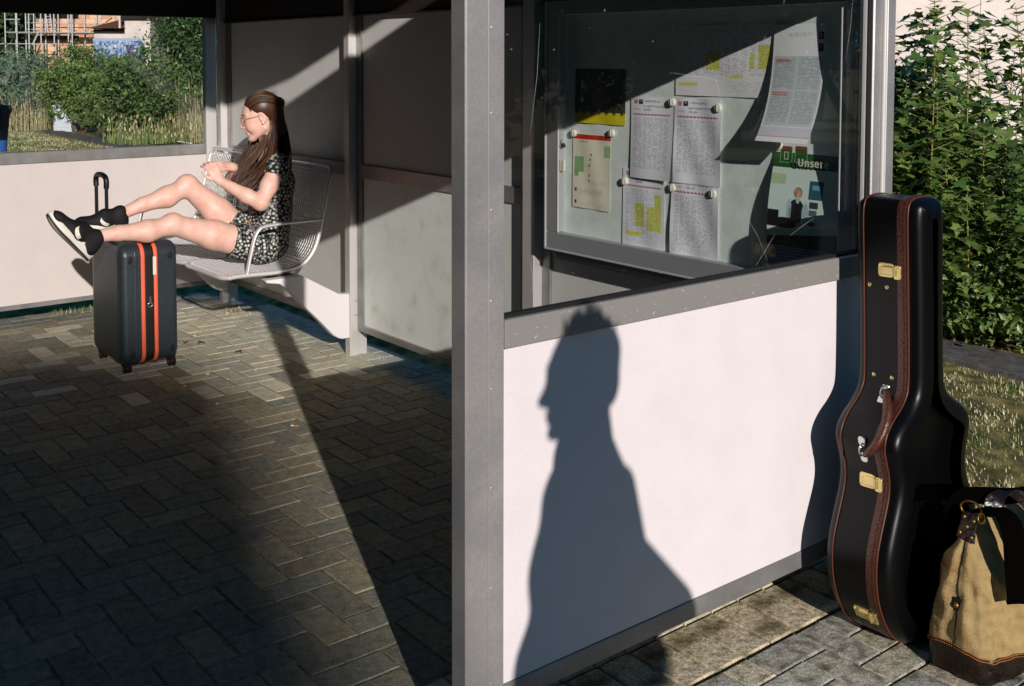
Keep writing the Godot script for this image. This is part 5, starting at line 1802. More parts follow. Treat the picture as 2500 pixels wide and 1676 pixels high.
# ---------------------------------------------------------------- small litter
func make_litter() -> void:
	mat("filter", Color(0.72, 0.47, 0.16), 0.8)
	mat("cig_paper", Color(0.86, 0.85, 0.82), 0.8)
	mat("dry_leaf", Color(0.45, 0.25, 0.10), 0.8)
	var what := ["orange and white cigarette butt on the sunlit paving, nearest the suitcase wheel", "white cigarette butt lying farther right in the sun beside the post shadow", "half burnt cigarette butt by the paving under the suitcase, in half shade", "orange cigarette butt alone in the darker paving left of the light", "cigarette butt right beside the long post shadow, nearest the camera", "thin grey cigarette butt just left of the orange and white one", "orange cigarette butt beyond the suitcase near the bench shadow"]
	var spots := [[2.294, -5.166, 0.9, 0], [2.482, -5.238, 0.7, 1], [2.077, -5.174, -0.3, 2], [2.086, -4.82, 0.6, 3], [2.218, -4.315, -0.9, 0], [2.252, -5.30, -0.4, 1], [2.511, -6.104, 0.5, 3]]
	for i in spots.size():
		var q: Array = spots[i]
		var o := thing("cigarette_butt", what[i], "cigarette butt", Vector3(q[0], 0.004, q[1]), "cigarette butts dropped on the paving")
		var d := Vector3(cos(q[2]), 0, -sin(q[2]))
		var c := Vector3(q[0], 0.0052, q[1])
		var m := MB.new()
		if q[3] != 1:
			m.tube([c - d * 0.002, c + d * 0.022], 0.004, 10)
			part(o, "filter", m, M.filter)
		m = MB.new()
		m.tube([c - d * (0.014 if q[3] != 1 else 0.02), c - d * 0.0022 + Vector3(0, 0.0006, 0)], [0.0034, 0.0039], 10)
		part(o, "paper", m, M.cig_paper)
	var li := 0
	for q: Array in [[2.466, -5.915, 0.3], [2.544, -5.601, 2.0], [2.40, -5.98, 1.0]]:
		var o := thing("dry_leaf", ["curled brown leaf farthest right in the sun by the bench", "yellow brown leaf nearer the camera on the sunlit paving", "small brown leaf scrap close to the suitcase"][li], "leaf", Vector3(q[0], 0.002, q[1]))
		li += 1
		var rows := []
		for i in 7:
			var t := i / 6.0
			var row := []
			for j in 5:
				var s := (j - 2) / 2.0
				var wd := 0.016 * sin(PI * clampf(t, 0.03, 0.97))
				var l := Vector3((t - 0.5) * 0.055, 0.004 + 0.010 * absf(s) * sin(PI * t) + 0.006 * sin(t * 5.0), s * wd)
				row.append(Vector3(q[0], 0, q[1]) + Basis(Vector3.UP, q[2]) * l)
			rows.append(row)
		for rr: Array in rows: rr.reverse()
		var m := MB.new()
		m.grid(rows)
		part(o, "blade", m, M.dry_leaf)

# ---------------------------------------------------------------- plants
func leaf_mesh(kind: int) -> ArrayMesh:
	var m := MB.new()
	if kind == 0:      # plain folded leaf, 1 long
		var a := Vector3(0, 0, 0); var b := Vector3(0.5, 0.06, 0.26); var c := Vector3(1, -0.06, 0); var d := Vector3(0.5, 0.06, -0.26); var e := Vector3(0.5, 0, 0)
		m.tri(a, b, e); m.tri(e, b, c); m.tri(a, e, d); m.tri(e, c, d)
	elif kind == 1:    # five lobed maple leaf
		var pts := [Vector2(0.0, 0.0), Vector2(0.02, 0.20), Vector2(-0.10, 0.46), Vector2(0.22, 0.36), Vector2(0.42, 0.56), Vector2(0.52, 0.24), Vector2(1.0, 0.0)]
		var q := []
		for p: Vector2 in pts: q.append(Vector3(p.x, 0.10 * p.y - 0.10 * p.x * p.x, p.y))
		var ctr := Vector3(0.28, 0.0, 0.0)
		for s in 2:
			for i in pts.size() - 1:
				var a: Vector3 = q[i]; var b: Vector3 = q[i + 1]
				if s == 1: a.z = -a.z; b.z = -b.z
				if s == 0: m.tri(ctr, a, b)
				else: m.tri(ctr, b, a)
	elif kind == 2:    # grass blade
		m.tri(Vector3(0, 0, -0.5), Vector3(0, 0, 0.5), Vector3(0.12, 0.6, 0.3))
		m.tri(Vector3(0, 0, -0.5), Vector3(0.12, 0.6, 0.3), Vector3(0.12, 0.6, -0.3))
		m.tri(Vector3(0.12, 0.6, -0.3), Vector3(0.12, 0.6, 0.3), Vector3(0.42, 1.0, 0.0))
	return m.mesh()

func scatter(o: Node3D, called: String, mesh: ArrayMesh, mm: Material, ts: Array, cols: Array) -> MultiMeshInstance3D:
	var k := MultiMesh.new()
	k.transform_format = MultiMesh.TRANSFORM_3D
	k.use_colors = true
	k.mesh = mesh
	k.instance_count = ts.size()
	for i in ts.size():
		k.set_instance_transform(i, ts[i])
		k.set_instance_color(i, cols[i])
	var n := MultiMeshInstance3D.new()
	n.name = called
	n.multimesh = k
	n.material_override = mm
	n.position = -origin_of(o)
	n.set_meta("kind", "stuff")
	o.add_child(n, true)
	return n

func leaf_mat(called: String) -> void:
	var m := mat(called, Color(1, 1, 1), 0.42)
	m.vertex_color_use_as_albedo = true
	m.backlight_enabled = true
	m.backlight = Color(0.35, 0.42, 0.20)
	m.cull_mode = BaseMaterial3D.CULL_DISABLED

func leaf_basis(g: RandomNumberGenerator, up: float, size: float) -> Basis:
	var n := Vector3(g.randfn(0, 1), g.randfn(0, 1), g.randfn(0, 1)).normalized() + Vector3(-0.25, up, 0.25)
	n = n.normalized()
	var x := n.cross(Vector3(g.randfn(0, 1), g.randfn(0, 1), g.randfn(0, 1))).normalized()
	return Basis(x, n, x.cross(n)).scaled(Vector3.ONE * size)

func tint(g: RandomNumberGenerator, a: Color, b: Color) -> Color:
	var c := a.lerp(b, g.randf())
	var d := g.randf_range(0.7, 1.3)
	return Color(c.r * d, c.g * d, c.b * d)

# a bush of leaf clumps on stems; colours are real-world linear values
func bush(called: String, label: String, category: String, at: Vector3, w: float, h: float, n: int, leaf: float, a: Color, b: Color, seed_: int, group: String, kind := 0, stems := 9) -> Node3D:
	var g := RandomNumberGenerator.new()
	g.seed = seed_
	var o := thing(called, label, category, at, group)
	var clumps := []
	var st := MB.new()
	var cn := maxi(14, n / 70)
	for i in cn:
		var d := Vector3(g.randfn(0, 1), g.randfn(0, 1), g.randfn(0, 1)).normalized()
		var r := pow(g.randf(), 0.45) * g.randf_range(0.75, 1.08)
		var c := at + Vector3(d.x * r * w * 0.5, h * (0.52 + d.y * r * 0.46), d.z * r * w * 0.5)
		c.y = maxf(c.y, at.y + 0.08)
		clumps.append([c, g.randf_range(0.07, 0.16) * (w + h) * 0.5])
		if i < stems:
			var root := at + Vector3(g.randfn(0, 0.08) * w, -0.03, g.randfn(0, 0.08) * w)
			st.tube(curve([root, root.lerp(c, 0.5) + Vector3(g.randfn(0, 0.05), 0.1 * h, g.randfn(0, 0.05)), c], 4), [0.020 * h, 0.018 * h, 0.016 * h, 0.014 * h, 0.012 * h, 0.010 * h, 0.008 * h, 0.006 * h, 0.003 * h], 5)
	part(o, "stems", st, M.bark)
	var ts := []
	var cols := []
	for i in n:
		var c: Array = clumps[g.randi() % cn]
		var rr: float = c[1]
		var d := Vector3(g.randfn(0, 1), g.randfn(0, 0.8), g.randfn(0, 1)) * rr * 0.62
		var p: Vector3 = c[0] + d
		if p.y < at.y: p.y = at.y + g.randf() * 0.1
		ts.append(Transform3D(leaf_basis(g, 0.7, leaf * g.randf_range(0.6, 1.3)), p))
		cols.append(tint(g, a, b))
	scatter(o, "foliage", M_leaf[kind], M.leaf, ts, cols)
	return o

var M_leaf := []

func stalks(called: String, label: String, at: Vector3, wx: float, wz: float, h: float, n: int, seed_: int, group: String, a: Color, b: Color, wide := 0.009) -> void:
	var g := RandomNumberGenerator.new()
	g.seed = seed_
	var o := thing(called, label, "tall grass", at, group)
	o.set_meta("kind", "stuff")
	var ts := []
	var cols := []
	for i in n:
		var p := at + Vector3(g.randf_range(-0.5, 0.5) * wx, 0, g.randf_range(-0.5, 0.5) * wz)
		var rr := g.randf()
		var hh := h * lerpf(0.2, 1.15, rr * rr)
		var B := Basis(Vector3.UP, g.randf() * TAU) * Basis(Vector3.BACK, g.randfn(0, 0.17))
		ts.append(Transform3D(B * Basis.from_scale(Vector3(hh * g.randf_range(0.1, 0.5), hh, wide)), p))
		cols.append(tint(g, a, b))
		if g.randf() < 0.5:
			ts.append(Transform3D(B * Basis.from_scale(Vector3(0.02, 0.16 * h, wide * 2.6)), p + B * Vector3(0.0, hh * 0.86, 0)))
			cols.append(tint(g, Color(0.46, 0.38, 0.19), Color(0.52, 0.45, 0.24)))
	scatter(o, "blades", M_leaf[2], M.leaf, ts, cols)

func grass(label: String, area: Rect2, y: float, h: float, n: int, seed_: int, dry: float, wide := 0.004, holes := 0.0) -> void:
	var g := RandomNumberGenerator.new()
	g.seed = seed_
	var f := FastNoiseLite.new()
	f.seed = seed_
	f.frequency = 1.1
	var o := thing("grass", label, "grass", Vector3(area.get_center().x, y, area.get_center().y))
	o.set_meta("kind", "stuff")
	var ts := []
	var cols := []
	for i in n:
		var p := Vector3(area.position.x + g.randf() * area.size.x, y, area.position.y + g.randf() * area.size.y)
		var k := f.get_noise_2d(p.x, p.z)
		var k2 := f.get_noise_2d(p.x * 3.0 + 40.0, p.z * 3.0)
		if k2 < holes - 0.6: continue
		var hh := h * g.randf_range(0.4, 1.2) * (1.0 + 0.6 * k)
		var lean := g.randfn(0, 0.85 if k < dry else 0.4)
		ts.append(Transform3D(Basis(Vector3.UP, g.randf() * TAU) * Basis(Vector3.BACK, lean) * Basis.from_scale(Vector3(hh * 0.6, hh, wide * g.randf_range(0.7, 1.5))), p))
		if k + g.randfn(0, 0.22) < dry: cols.append(tint(g, Color(0.58, 0.51, 0.28), Color(0.70, 0.63, 0.40)))
		else: cols.append(tint(g, Color(0.10, 0.17, 0.04), Color(0.20, 0.26, 0.07)))
	scatter(o, "blades", M_leaf[2], M.leaf, ts, cols)

func make_right_garden() -> void:
	leaf_mat("leaf")
	M_leaf = [leaf_mesh(0), leaf_mesh(1), leaf_mesh(2)]
	mat("bark", Color(0.36, 0.30, 0.20), 0.9)
	mat("green_stem", Color(0.52, 0.52, 0.26), 0.7)
	mat("white_wall", Color(0.93, 0.89, 0.86), 0.8, 0.0, noise_tex(151, 0.02, 4, [[0.0, Color(0.88, 0.86, 0.84)], [1.0, Color(1, 1, 1)]], 128, 0.01), 0.8)
	mat("dark_trim", Color(0.14, 0.13, 0.13), 0.8)
	mat("spray_black", Color(0.05, 0.05, 0.06), 0.7)
	mat("spray_green", Color(0.55, 0.66, 0.45), 0.7)
	# grass of the lawn at right
	grass("dry straw coloured and green grass on the lawn at right", Rect2(3.24, -4.4, 2.2, 3.6), -0.015, 0.023, 30000, 301, 0.36, 0.0042, 0.30)
	grass("weeds and dry tufts at the foot of the rear wall posts", Rect2(2.93, -5.30, 0.20, 0.30), -0.004, 0.018, 260, 302, 0.9, 0.003)
	grass("yellow weeds along the wall foot under the bench", Rect2(2.86, -6.75, 0.2, 0.40), -0.004, 0.022, 300, 303, 0.75, 0.003)
	grass("small green weeds in the paving before the far wall", Rect2(2.0, -7.25, 0.8, 0.16), -0.004, 0.04, 220, 304, -0.2, 0.004)
	# white wall with graffiti: its own axes, x along the wall, z out of it
	var W := Transform3D(Basis(Vector3(0.8, 0, 0.6), Vector3.UP, Vector3(-0.6, 0, 0.8)), Vector3(10.29, 0, -5.88))
	var h := thing("white_outbuilding", "white panelled outbuilding with black graffiti behind the maple shrubs", "building", Vector3(10.29, 0, -5.88))
	var wb := func(a: Vector3, b: Vector3, bev := 0.004) -> MB:
		var m := MB.new()
		m.box(W * ((a + b) * 0.5), (b - a).abs(), bev, W.basis)
		return m
	for k in 9:
		for c in 3: part(h, "panel", wb.call(Vector3(-2.6 + c * 1.45, k * 0.262 - 0.1, -0.04), Vector3(-2.6 + c * 1.45 + 1.446, k * 0.262 + 0.159, 0.0)), M.white_wall)
	part(h, "core", wb.call(Vector3(-2.6, -0.1, -2.6), Vector3(1.745, 2.30, -0.041), 0.0), M.white_wall)
	part(h, "roof", wb.call(Vector3(-2.9, 2.27, -2.9), Vector3(2.4, 2.42, 0.16)), M.dark_trim)
	part(h, "added_shade_annex", wb.call(Vector3(1.75, -0.1, -2.6), Vector3(4.2, 2.26, 0.62)), M.white_wall)  # unseen annex added to throw the vertical shade edge on the wall
	var gf := part(h, "graffiti", MB.new().mesh() if false else _scribble(W, [[0.42, 1.42, 0.045, 0], [0.50, 1.42, 0.05, 0], [0.585, 1.425, 0.05, 0], [0.675, 1.42, 0.05, 0], [0.76, 1.43, 0.045, 0]], 0.008), M.spray_black)
	var m := MB.new()
	for q: Array in [[0.72, 1.42, 0.80, 1.50, 0.84, 1.42, 0.80, 1.40, 0.88, 1.36], [0.98, 1.50, 0.90, 1.47, 0.97, 1.42, 0.91, 1.37, 0.99, 1.40], [0.62, 1.24, 0.66, 1.32, 0.69, 1.24, 0.73, 1.33, 0.75, 1.22], [0.80, 1.20, 0.82, 1.33, 0.88, 1.22, 0.90, 1.34, 0.94, 1.24]]:
		var pp := []
		for i in range(0, q.size(), 2): pp.append(W * Vector3(q[i], q[i + 1], 0.004))
		m.tube(curve(pp, 5), 0.0075, 5, true, 0.5)
	part(h, "graffiti", m, M.spray_black)
	m = MB.new()
	for q: Array in [[0.10, 1.28, 0.22, 1.42, 0.30, 1.30, 0.20, 1.22, 0.08, 1.26], [-0.10, 1.10, 0.05, 1.22, 0.18, 1.14, 0.30, 1.20]]:
		var pp := []
		for i in range(0, q.size(), 2): pp.append(W * Vector3(q[i], q[i + 1], 0.004))
		m.tube(curve(pp, 5), 0.025, 6, true, 0.15)
	part(h, "green_graffiti", m, M.spray_green)
	# maple saplings
	maple("tall leafy maple sapling nearest the right shelter post", Vector3(6.02, 0.0, -3.62), 2.02, 0.42, 7, 260, 401)
	maple("thinner maple sapling at the right edge before the graffiti", Vector3(6.66, 0.0, -3.42), 1.95, 0.24, 3, 90, 402)
	maple("low spreading maple growth behind the guitar case", Vector3(5.95, 0.0, -3.25), 1.2, 0.40, 9, 260, 403)
	maple("low maple growth at the right border beside the footpath", Vector3(6.08, 0.0, -2.86), 1.22, 0.40, 9, 260, 404)
	maple("dense maple growth in the middle behind the lower saplings", Vector3(6.50, 0.0, -3.80), 1.50, 0.34, 9, 300, 405)
	maple("tall maple close beside the nearest one, its crown joined to it", Vector3(6.20, 0.0, -3.80), 1.86, 0.40, 7, 200, 406)
	maple("mid height maple between the graffiti and the path", Vector3(6.48, 0.0, -3.16), 1.12, 0.42, 8, 200, 407)
	bush("maple_thicket", "dense dark maple leaves between the two tallest saplings", "thicket", Vector3(6.45, 0.0, -3.93), 0.85, 1.72, 2300, 0.085, Color(0.04, 0.085, 0.02), Color(0.14, 0.21, 0.05), 420, "", 1, 12)
	var low := bush("undergrowth", "low fine leaved green undergrowth along the footpath edge at right", "shrub", Vector3(6.02, 0.0, -3.15), 1.0, 0.55, 2600, 0.05, Color(0.07, 0.13, 0.025), Color(0.17, 0.24, 0.06), 410, "", 0, 14)
	bush("undergrowth", "fine leaved undergrowth behind the guitar case neck", "shrub", Vector3(5.98, 0.0, -3.75), 1.0, 0.7, 2600, 0.05, Color(0.06, 0.12, 0.025), Color(0.15, 0.22, 0.06), 411, "", 0, 14)
	bush("dense_shrub", "dark dense shrub mass behind the maples at right", "shrub", Vector3(7.1, 0.0, -3.95), 1.8, 1.2, 6500, 0.08, Color(0.04, 0.085, 0.02), Color(0.10, 0.16, 0.045), 412, "", 0, 12)
	bush("dense_shrub", "shrub mass filling the far right corner behind the path", "shrub", Vector3(7.2, 0.0, -3.0), 1.7, 1.15, 4200, 0.08, Color(0.045, 0.09, 0.02), Color(0.11, 0.17, 0.05), 413, "", 0, 12)

func _scribble(W: Transform3D, loops: Array, r: float) -> ArrayMesh:
	var m := MB.new()
	for q: Array in loops:
		var pp := []
		for i in 15: pp.append(W * Vector3(q[0] + q[2] * 0.75 * cos(TAU * i / 14.0), q[1] + q[2] * sin(TAU * i / 14.0), 0.004))
		m.tube(pp, r * 0.9, 5, false, 0.5)
	return m.mesh()

# upright sapling with opposite maple leaves; the leaves that show largest are parts
func maple(label: String, at: Vector3, h: float, spread: float, stems: int, singles: int, seed_: int) -> void:
	var g := RandomNumberGenerator.new()
	g.seed = seed_
	var o := thing("maple_sapling", label, "sapling", at, "maple saplings beside the footpath")
	var st := MB.new()
	var ts := []
	var cols := []
	for s in stems:
		var ang := TAU * s / stems + g.randf()
		var hh := h * (1.0 if s == 0 else g.randf_range(0.55, 0.97))
		var rr := spread * (0.15 if s == 0 else g.randf_range(0.4, 1.0))
		var root := at + Vector3(cos(ang) * 0.12, -0.03, sin(ang) * 0.12)
		var tip := at + Vector3(cos(ang) * rr, hh, sin(ang) * rr)
		var cv := curve([root, root.lerp(tip, 0.5) + Vector3(g.randfn(0, 0.03), 0.04, g.randfn(0, 0.03)), tip], 8)
		var rad := []
		for i in cv.size(): rad.append(lerpf(0.0095, 0.002, float(i) / (cv.size() - 1)))
		st.tube(cv, rad, 5)
		var nodes := int(hh / 0.034)
		for k in range(1, nodes + 1):
			var t := float(k) / nodes
			if t < 0.10: continue
			var f := t * (cv.size() - 1)
			var p: Vector3 = (cv[int(f)] as Vector3).lerp(cv[mini(int(f) + 1, cv.size() - 1)], f - int(f))
			var yaw := k * PI / 2 + ang
			# side twigs lower down, plain petioles near the tip
			for e in 2:
				var d := Vector3(cos(yaw + PI * e), 0.45, sin(yaw + PI * e)).normalized()
				var reach := lerpf(0.20, 0.05, t) * g.randf_range(0.5, 1.2) * (1.0 + spread)
				var q := p + d * reach
				if k % 2 == 0 or reach > 0.12: st.tube([p, q], [0.003, 0.0015], 4)
				for l in (3 if reach > 0.1 else 1):
					var c := p.lerp(q, 1.0 - 0.4 * l) + Vector3(g.randfn(0, 0.018), g.randfn(0, 0.014), g.randfn(0, 0.018))
					var out := (d + Vector3(g.randfn(0, 0.4), -0.55 + g.randfn(0, 0.25), g.randfn(0, 0.4))).normalized()
					var nn := (Vector3.UP + Vector3(g.randfn(-0.1, 0.35), 0, g.randfn(0.15, 0.35)))
					nn = (nn - out * nn.dot(out)).normalized()
					var sz := g.randf_range(0.04, 0.092) * lerpf(1.0, 1.15, t)
					ts.append(Transform3D(Basis(out, nn, out.cross(nn)).scaled(Vector3.ONE * sz), c))
					cols.append(tint(g, Color(0.06, 0.12, 0.025), Color(0.19, 0.26, 0.06)))
	part(o, "stems", st, M.green_stem)
	# the leaves nearest the camera, each a part
	var order := range(ts.size())
	order.sort_custom(func(a, b): return (ts[a].origin - CAM).length() < (ts[b].origin - CAM).length())
	var shades := []
	for i in 4:
		var key := "maple_leaf_%d" % i
		if not M.has(key):
			var mm := mat(key, S(0.065 + 0.034 * i, 0.125 + 0.038 * i, 0.026 + 0.010 * i), 0.38)
			mm.backlight_enabled = true
			mm.backlight = Color(0.35, 0.42, 0.20)
			mm.cull_mode = BaseMaterial3D.CULL_DISABLED
		shades.append(M[key])
	var t2 := []
	var c2 := []
	for i in order.size():
		if i < singles:
			var n := MeshInstance3D.new()
			n.name = "leaf" if i == 0 else "leaf_%03d" % i
			n.mesh = M_leaf[1]
			n.material_override = shades[g.randi() % 4]
			n.transform = Transform3D(ts[order[i]].basis, ts[order[i]].origin - at)
			o.add_child(n, true)
		else:
			t2.append(ts[order[i]]); c2.append(cols[order[i]])
	if t2.size() > 0: scatter(o, "inner_leaves", M_leaf[1], M.leaf, t2, c2)

func make_left_garden() -> void:
	grass("short yellow green grass on the lawn beyond the far window", Rect2(2.6, -30.0, 4.15, 16.0), -0.015, 0.045, 60000, 501, -0.05, 0.010)
	var gp := "bushes beyond the far window"
	bush("bush", "broad dark green bush in the middle of the far window", "bush", Vector3(7.75, 0, -21.5), 1.8, 1.85, 8000, 0.085, Color(0.045, 0.10, 0.025), Color(0.14, 0.22, 0.055), 511, gp)
	bush("bush", "blue green willowy bush at the left end of the far window", "bush", Vector3(7.3, 0, -27.6), 2.4, 1.75, 6500, 0.10, Color(0.07, 0.13, 0.075), Color(0.16, 0.23, 0.13), 512, gp)
	bush("bush", "yellow green bush left of the broad dark bush", "bush", Vector3(7.6, 0, -25.2), 1.7, 1.62, 6000, 0.085, Color(0.08, 0.15, 0.03), Color(0.19, 0.27, 0.06), 513, gp)
	bush("bush", "light green bush right of the broad bush below the mural", "bush", Vector3(8.7, 0, -23.0), 1.5, 1.12, 5000, 0.08, Color(0.07, 0.14, 0.03), Color(0.18, 0.26, 0.06), 514, gp)
	bush("tall_bush", "tall dark tree like bush at the right end of the far window", "bush", Vector3(10.0, 0, -23.4), 2.3, 3.9, 13000, 0.10, Color(0.035, 0.085, 0.025), Color(0.12, 0.20, 0.055), 515, gp)
	bush("tall_bush", "second tall bush close behind the right end bush", "bush", Vector3(11.1, 0, -24.3), 2.4, 3.4, 9000, 0.10, Color(0.04, 0.09, 0.025), Color(0.13, 0.21, 0.06), 516, gp)
	bush("bush", "low leafy bush under the tall bush at right", "bush", Vector3(9.3, 0, -21.6), 1.5, 1.15, 4500, 0.08, Color(0.05, 0.11, 0.03), Color(0.15, 0.23, 0.06), 517, gp)
	bush("bush", "bush behind the dark one reaching up to the scaffold foot", "bush", Vector3(9.2, 0, -29.0), 2.6, 2.05, 7000, 0.10, Color(0.07, 0.14, 0.03), Color(0.17, 0.25, 0.06), 518, gp)
	bush("bush", "grey green bush far left before the dark trees", "bush", Vector3(7.9, 0, -32.5), 3.4, 2.0, 7000, 0.11, Color(0.06, 0.12, 0.05), Color(0.15, 0.22, 0.09), 519, gp)
	bush("bush", "bush at the foot of the mural wall", "bush", Vector3(10.6, 0, -31.5), 2.6, 1.55, 5500, 0.10, Color(0.06, 0.12, 0.03), Color(0.16, 0.24, 0.06), 520, gp)
	var sg := "tall grasses beyond the far window"
	var dry := Color(0.40, 0.36, 0.17)
	var dry2 := Color(0.56, 0.50, 0.28)
	stalks("tall_grass", "tall straw coloured grass at the right end of the far window", Vector3(8.95, 0, -20.6), 1.5, 1.6, 1.15, 620, 531, sg, dry, dry2, 0.007)
	stalks("tall_grass", "straw grass between the broad bush and the right end bush", Vector3(8.4, 0, -22.9), 1.2, 1.2, 1.25, 420, 532, sg, dry, dry2, 0.007)
	stalks("tall_grass", "dry upright grass left of the white cabinet", Vector3(6.9, 0, -26.2), 1.3, 1.6, 0.85, 620, 533, sg, dry, dry2, 0.008)
	stalks("tall_grass", "dry grass at the far left beside the blue bin", Vector3(6.6, 0, -28.6), 1.6, 1.8, 0.75, 520, 534, sg, dry, dry2, 0.008)
	stalks("tall_grass", "green grass fringe under the broad dark bush", Vector3(7.9, 0, -20.7), 2.0, 0.9, 0.50, 800, 535, sg, Color(0.12, 0.19, 0.05), Color(0.26, 0.32, 0.10), 0.012)
	# white cabinet
	mat("cabinet", Color(0.80, 0.83, 0.86), 0.6)
	var cb := thing("white_cabinet", "white utility cabinet half covered by leaves beside the lawn edge", "cabinet", Vector3(7.4, 0, -25.1))
	var B := Basis(Vector3.UP, -0.7)
	var m := MB.new()
	m.box(Vector3(7.4, 0.27, -25.1), Vector3(0.40, 0.56, 0.3), 0.01, B)
	part(cb, "housing", m, M.cabinet)
	m = MB.new()
	m.box(Vector3(7.4, 0.57, -25.1), Vector3(0.44, 0.045, 0.34), 0.01, B)
	part(cb, "lid", m, M.cabinet)
	m = MB.new()
	m.box(Vector3(7.4, 0.30, -25.1) + B * Vector3(0, 0, 0.153), Vector3(0.34, 0.42, 0.006), 0.001, B)
	part(cb, "door", m, M.cabinet)
	bush("bush", "small bush growing over the right half of the white cabinet", "bush", Vector3(7.62, 0, -24.55), 0.5, 0.55, 900, 0.075, Color(0.05, 0.11, 0.03), Color(0.14, 0.22, 0.05), 541, gp)
	# dark blue bin outside the window
	mat("bin_blue", Color(0.055, 0.075, 0.15), 0.5)
	mat("bin_light", Color(0.22, 0.45, 0.75), 0.5)
	var bn := thing("litter_bin", "dark blue litter bin cut by the left edge, outside the window", "bin", Vector3(2.06, -0.02, -8.75))
	m = MB.new()
	m.lathe([Vector2(0.0001, 0.93), Vector2(0.085, 0.93), Vector2(0.09, 0.94), Vector2(0.118, 1.19), Vector2(0.135, 1.225), Vector2(0.135, 1.25), Vector2(0.12, 1.268), Vector2(0.0001, 1.275)], Transform3D(Basis.IDENTITY, Vector3(2.06, 0, -8.75)), 24)
	part(bn, "bucket", m, M.bin_blue)
	m = MB.new()
	m.lathe([Vector2(0.0875, 0.925), Vector2(0.0935, 0.93), Vector2(0.099, 1.01), Vector2(0.095, 1.012)], Transform3D(Basis.IDENTITY, Vector3(2.06, 0, -8.75)), 24)
	part(bn, "lower_band", m, M.bin_light)
	m = MB.new()
	m.tube([Vector3(2.06, -0.05, -8.75), Vector3(2.06, 0.935, -8.75)], 0.03, 12)
	part(bn, "pole", m, M.bin_blue)
	# house under construction: own axes, x to the right as seen from the shelter, z towards it
	var Xa := Vector3(0.82, 0, 0.572)
	var HT := Transform3D(Basis(Xa, Vector3.UP, Xa.cross(Vector3.UP)), Vector3(15.64, 0, -51.56))
	var z2x := func(zx: float) -> float: return (zx - 672.0) * 0.00499
	var z2y := func(zy: float) -> float: return 1.62 + (552.0 - zy) * 0.00499
	mat("clay", Color(0.93, 0.72, 0.58), 0.9, 0.0, noise_tex(161, 0.05, 4, [[0.0, Color(0.85, 0.82, 0.8)], [1.0, Color(1, 1, 1)]], 128, 0.05), 0.6)
	mat("clay_b", Color(0.95, 0.77, 0.63), 0.9)
	mat("mortar", Color(0.70, 0.55, 0.44), 0.9)
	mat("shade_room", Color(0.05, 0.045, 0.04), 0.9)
	mat("galvanised", Color(0.80, 0.80, 0.79), 0.5, 0.15)
	mat("planks", Color(0.72, 0.62, 0.50), 0.9)
	mat("roof_tile", Color(0.42, 0.24, 0.16), 0.8)
	mat("eaves", Color(0.12, 0.09, 0.08), 0.8)
	var ho := thing("brick_house", "unfinished house of orange clay blocks behind scaffolding", "house", HT.origin)
	var hb := func(x0: float, y0: float, z0: float, x1: float, y1: float, z1: float, bev := 0.01) -> MB:
		var k := MB.new()
		k.box(HT * Vector3((x0 + x1) / 2, (y0 + y1) / 2, (z0 + z1) / 2), Vector3(absf(x1 - x0), absf(y1 - y0), absf(z1 - z0)), bev, HT.basis)
		return k
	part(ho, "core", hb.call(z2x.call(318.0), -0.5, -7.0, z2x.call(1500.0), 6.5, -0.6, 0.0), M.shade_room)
	part(ho, "floor_slab", hb.call(z2x.call(312.0), 2.36, -0.6, z2x.call(1500.0), 2.50, -0.02), M.concrete)
	var bl := 0.50
	var bh := 0.249
	var shared := MB.new()
	shared.box(Vector3.ZERO, Vector3(bl - 0.008, bh - 0.008, 0.3), 0.006)
	var sm := shared.mesh()
	var shared2 := MB.new()
	shared2.box(Vector3.ZERO, Vector3(bl * 0.5 - 0.008, bh - 0.008, 0.3), 0.006)
	var sm2 := shared2.mesh()
	var bg := RandomNumberGenerator.new()
	bg.seed = 61
	var cnt := 0
	for row in 22:
		var y0 := 0.4 + row * bh
		for col in range(0, 14):
			var x0: float = z2x.call(318.0) + (col + (0.5 if row % 2 else 0.0)) * bl
			var xc := x0 + bl / 2
			var yc := y0 + bh / 2
			var zx := xc / 0.00499 + 672.0
			if zx > 1490.0: continue
			if zx < 745.0 and yc > 3.40 : continue                       # open upper left
			if zx < 730.0 and yc > 2.27 and yc < 2.63: continue           # dark gap at the slab
			if zx > 745.0 and zx < 800.0 and yc > 1.9 and yc < 2.5: continue
			var n := MeshInstance3D.new()
			n.name = "block" if cnt == 0 else "block_%03d" % cnt
			cnt += 1
			n.mesh = sm
			n.material_override = M.clay if bg.randf() < 0.65 else M.clay_b
			n.transform = Transform3D(HT.basis, HT * Vector3(xc, yc, -0.15 + bg.randfn(0, 0.004)) - HT.origin)
			ho.add_child(n, true)
	part(ho, "mortar_bed", hb.call(z2x.call(318.0), 0.3, -0.28, z2x.call(1495.0), 2.26, -0.02, 0.0), M.mortar)
	part(ho, "mortar_bed", hb.call(z2x.call(750.0), 2.62, -0.28, z2x.call(1495.0), 5.8, -0.02, 0.0), M.mortar)
	part(ho, "mortar_bed", hb.call(z2x.call(318.0), 2.62, -0.28, z2x.call(748.0), 3.38, -0.02, 0.0), M.mortar)
	# scaffolding
	var sc := thing("scaffolding", "galvanised tube scaffolding with plank decks before the clay block house", "scaffolding", HT * Vector3(-1.0, 0, 1.0))
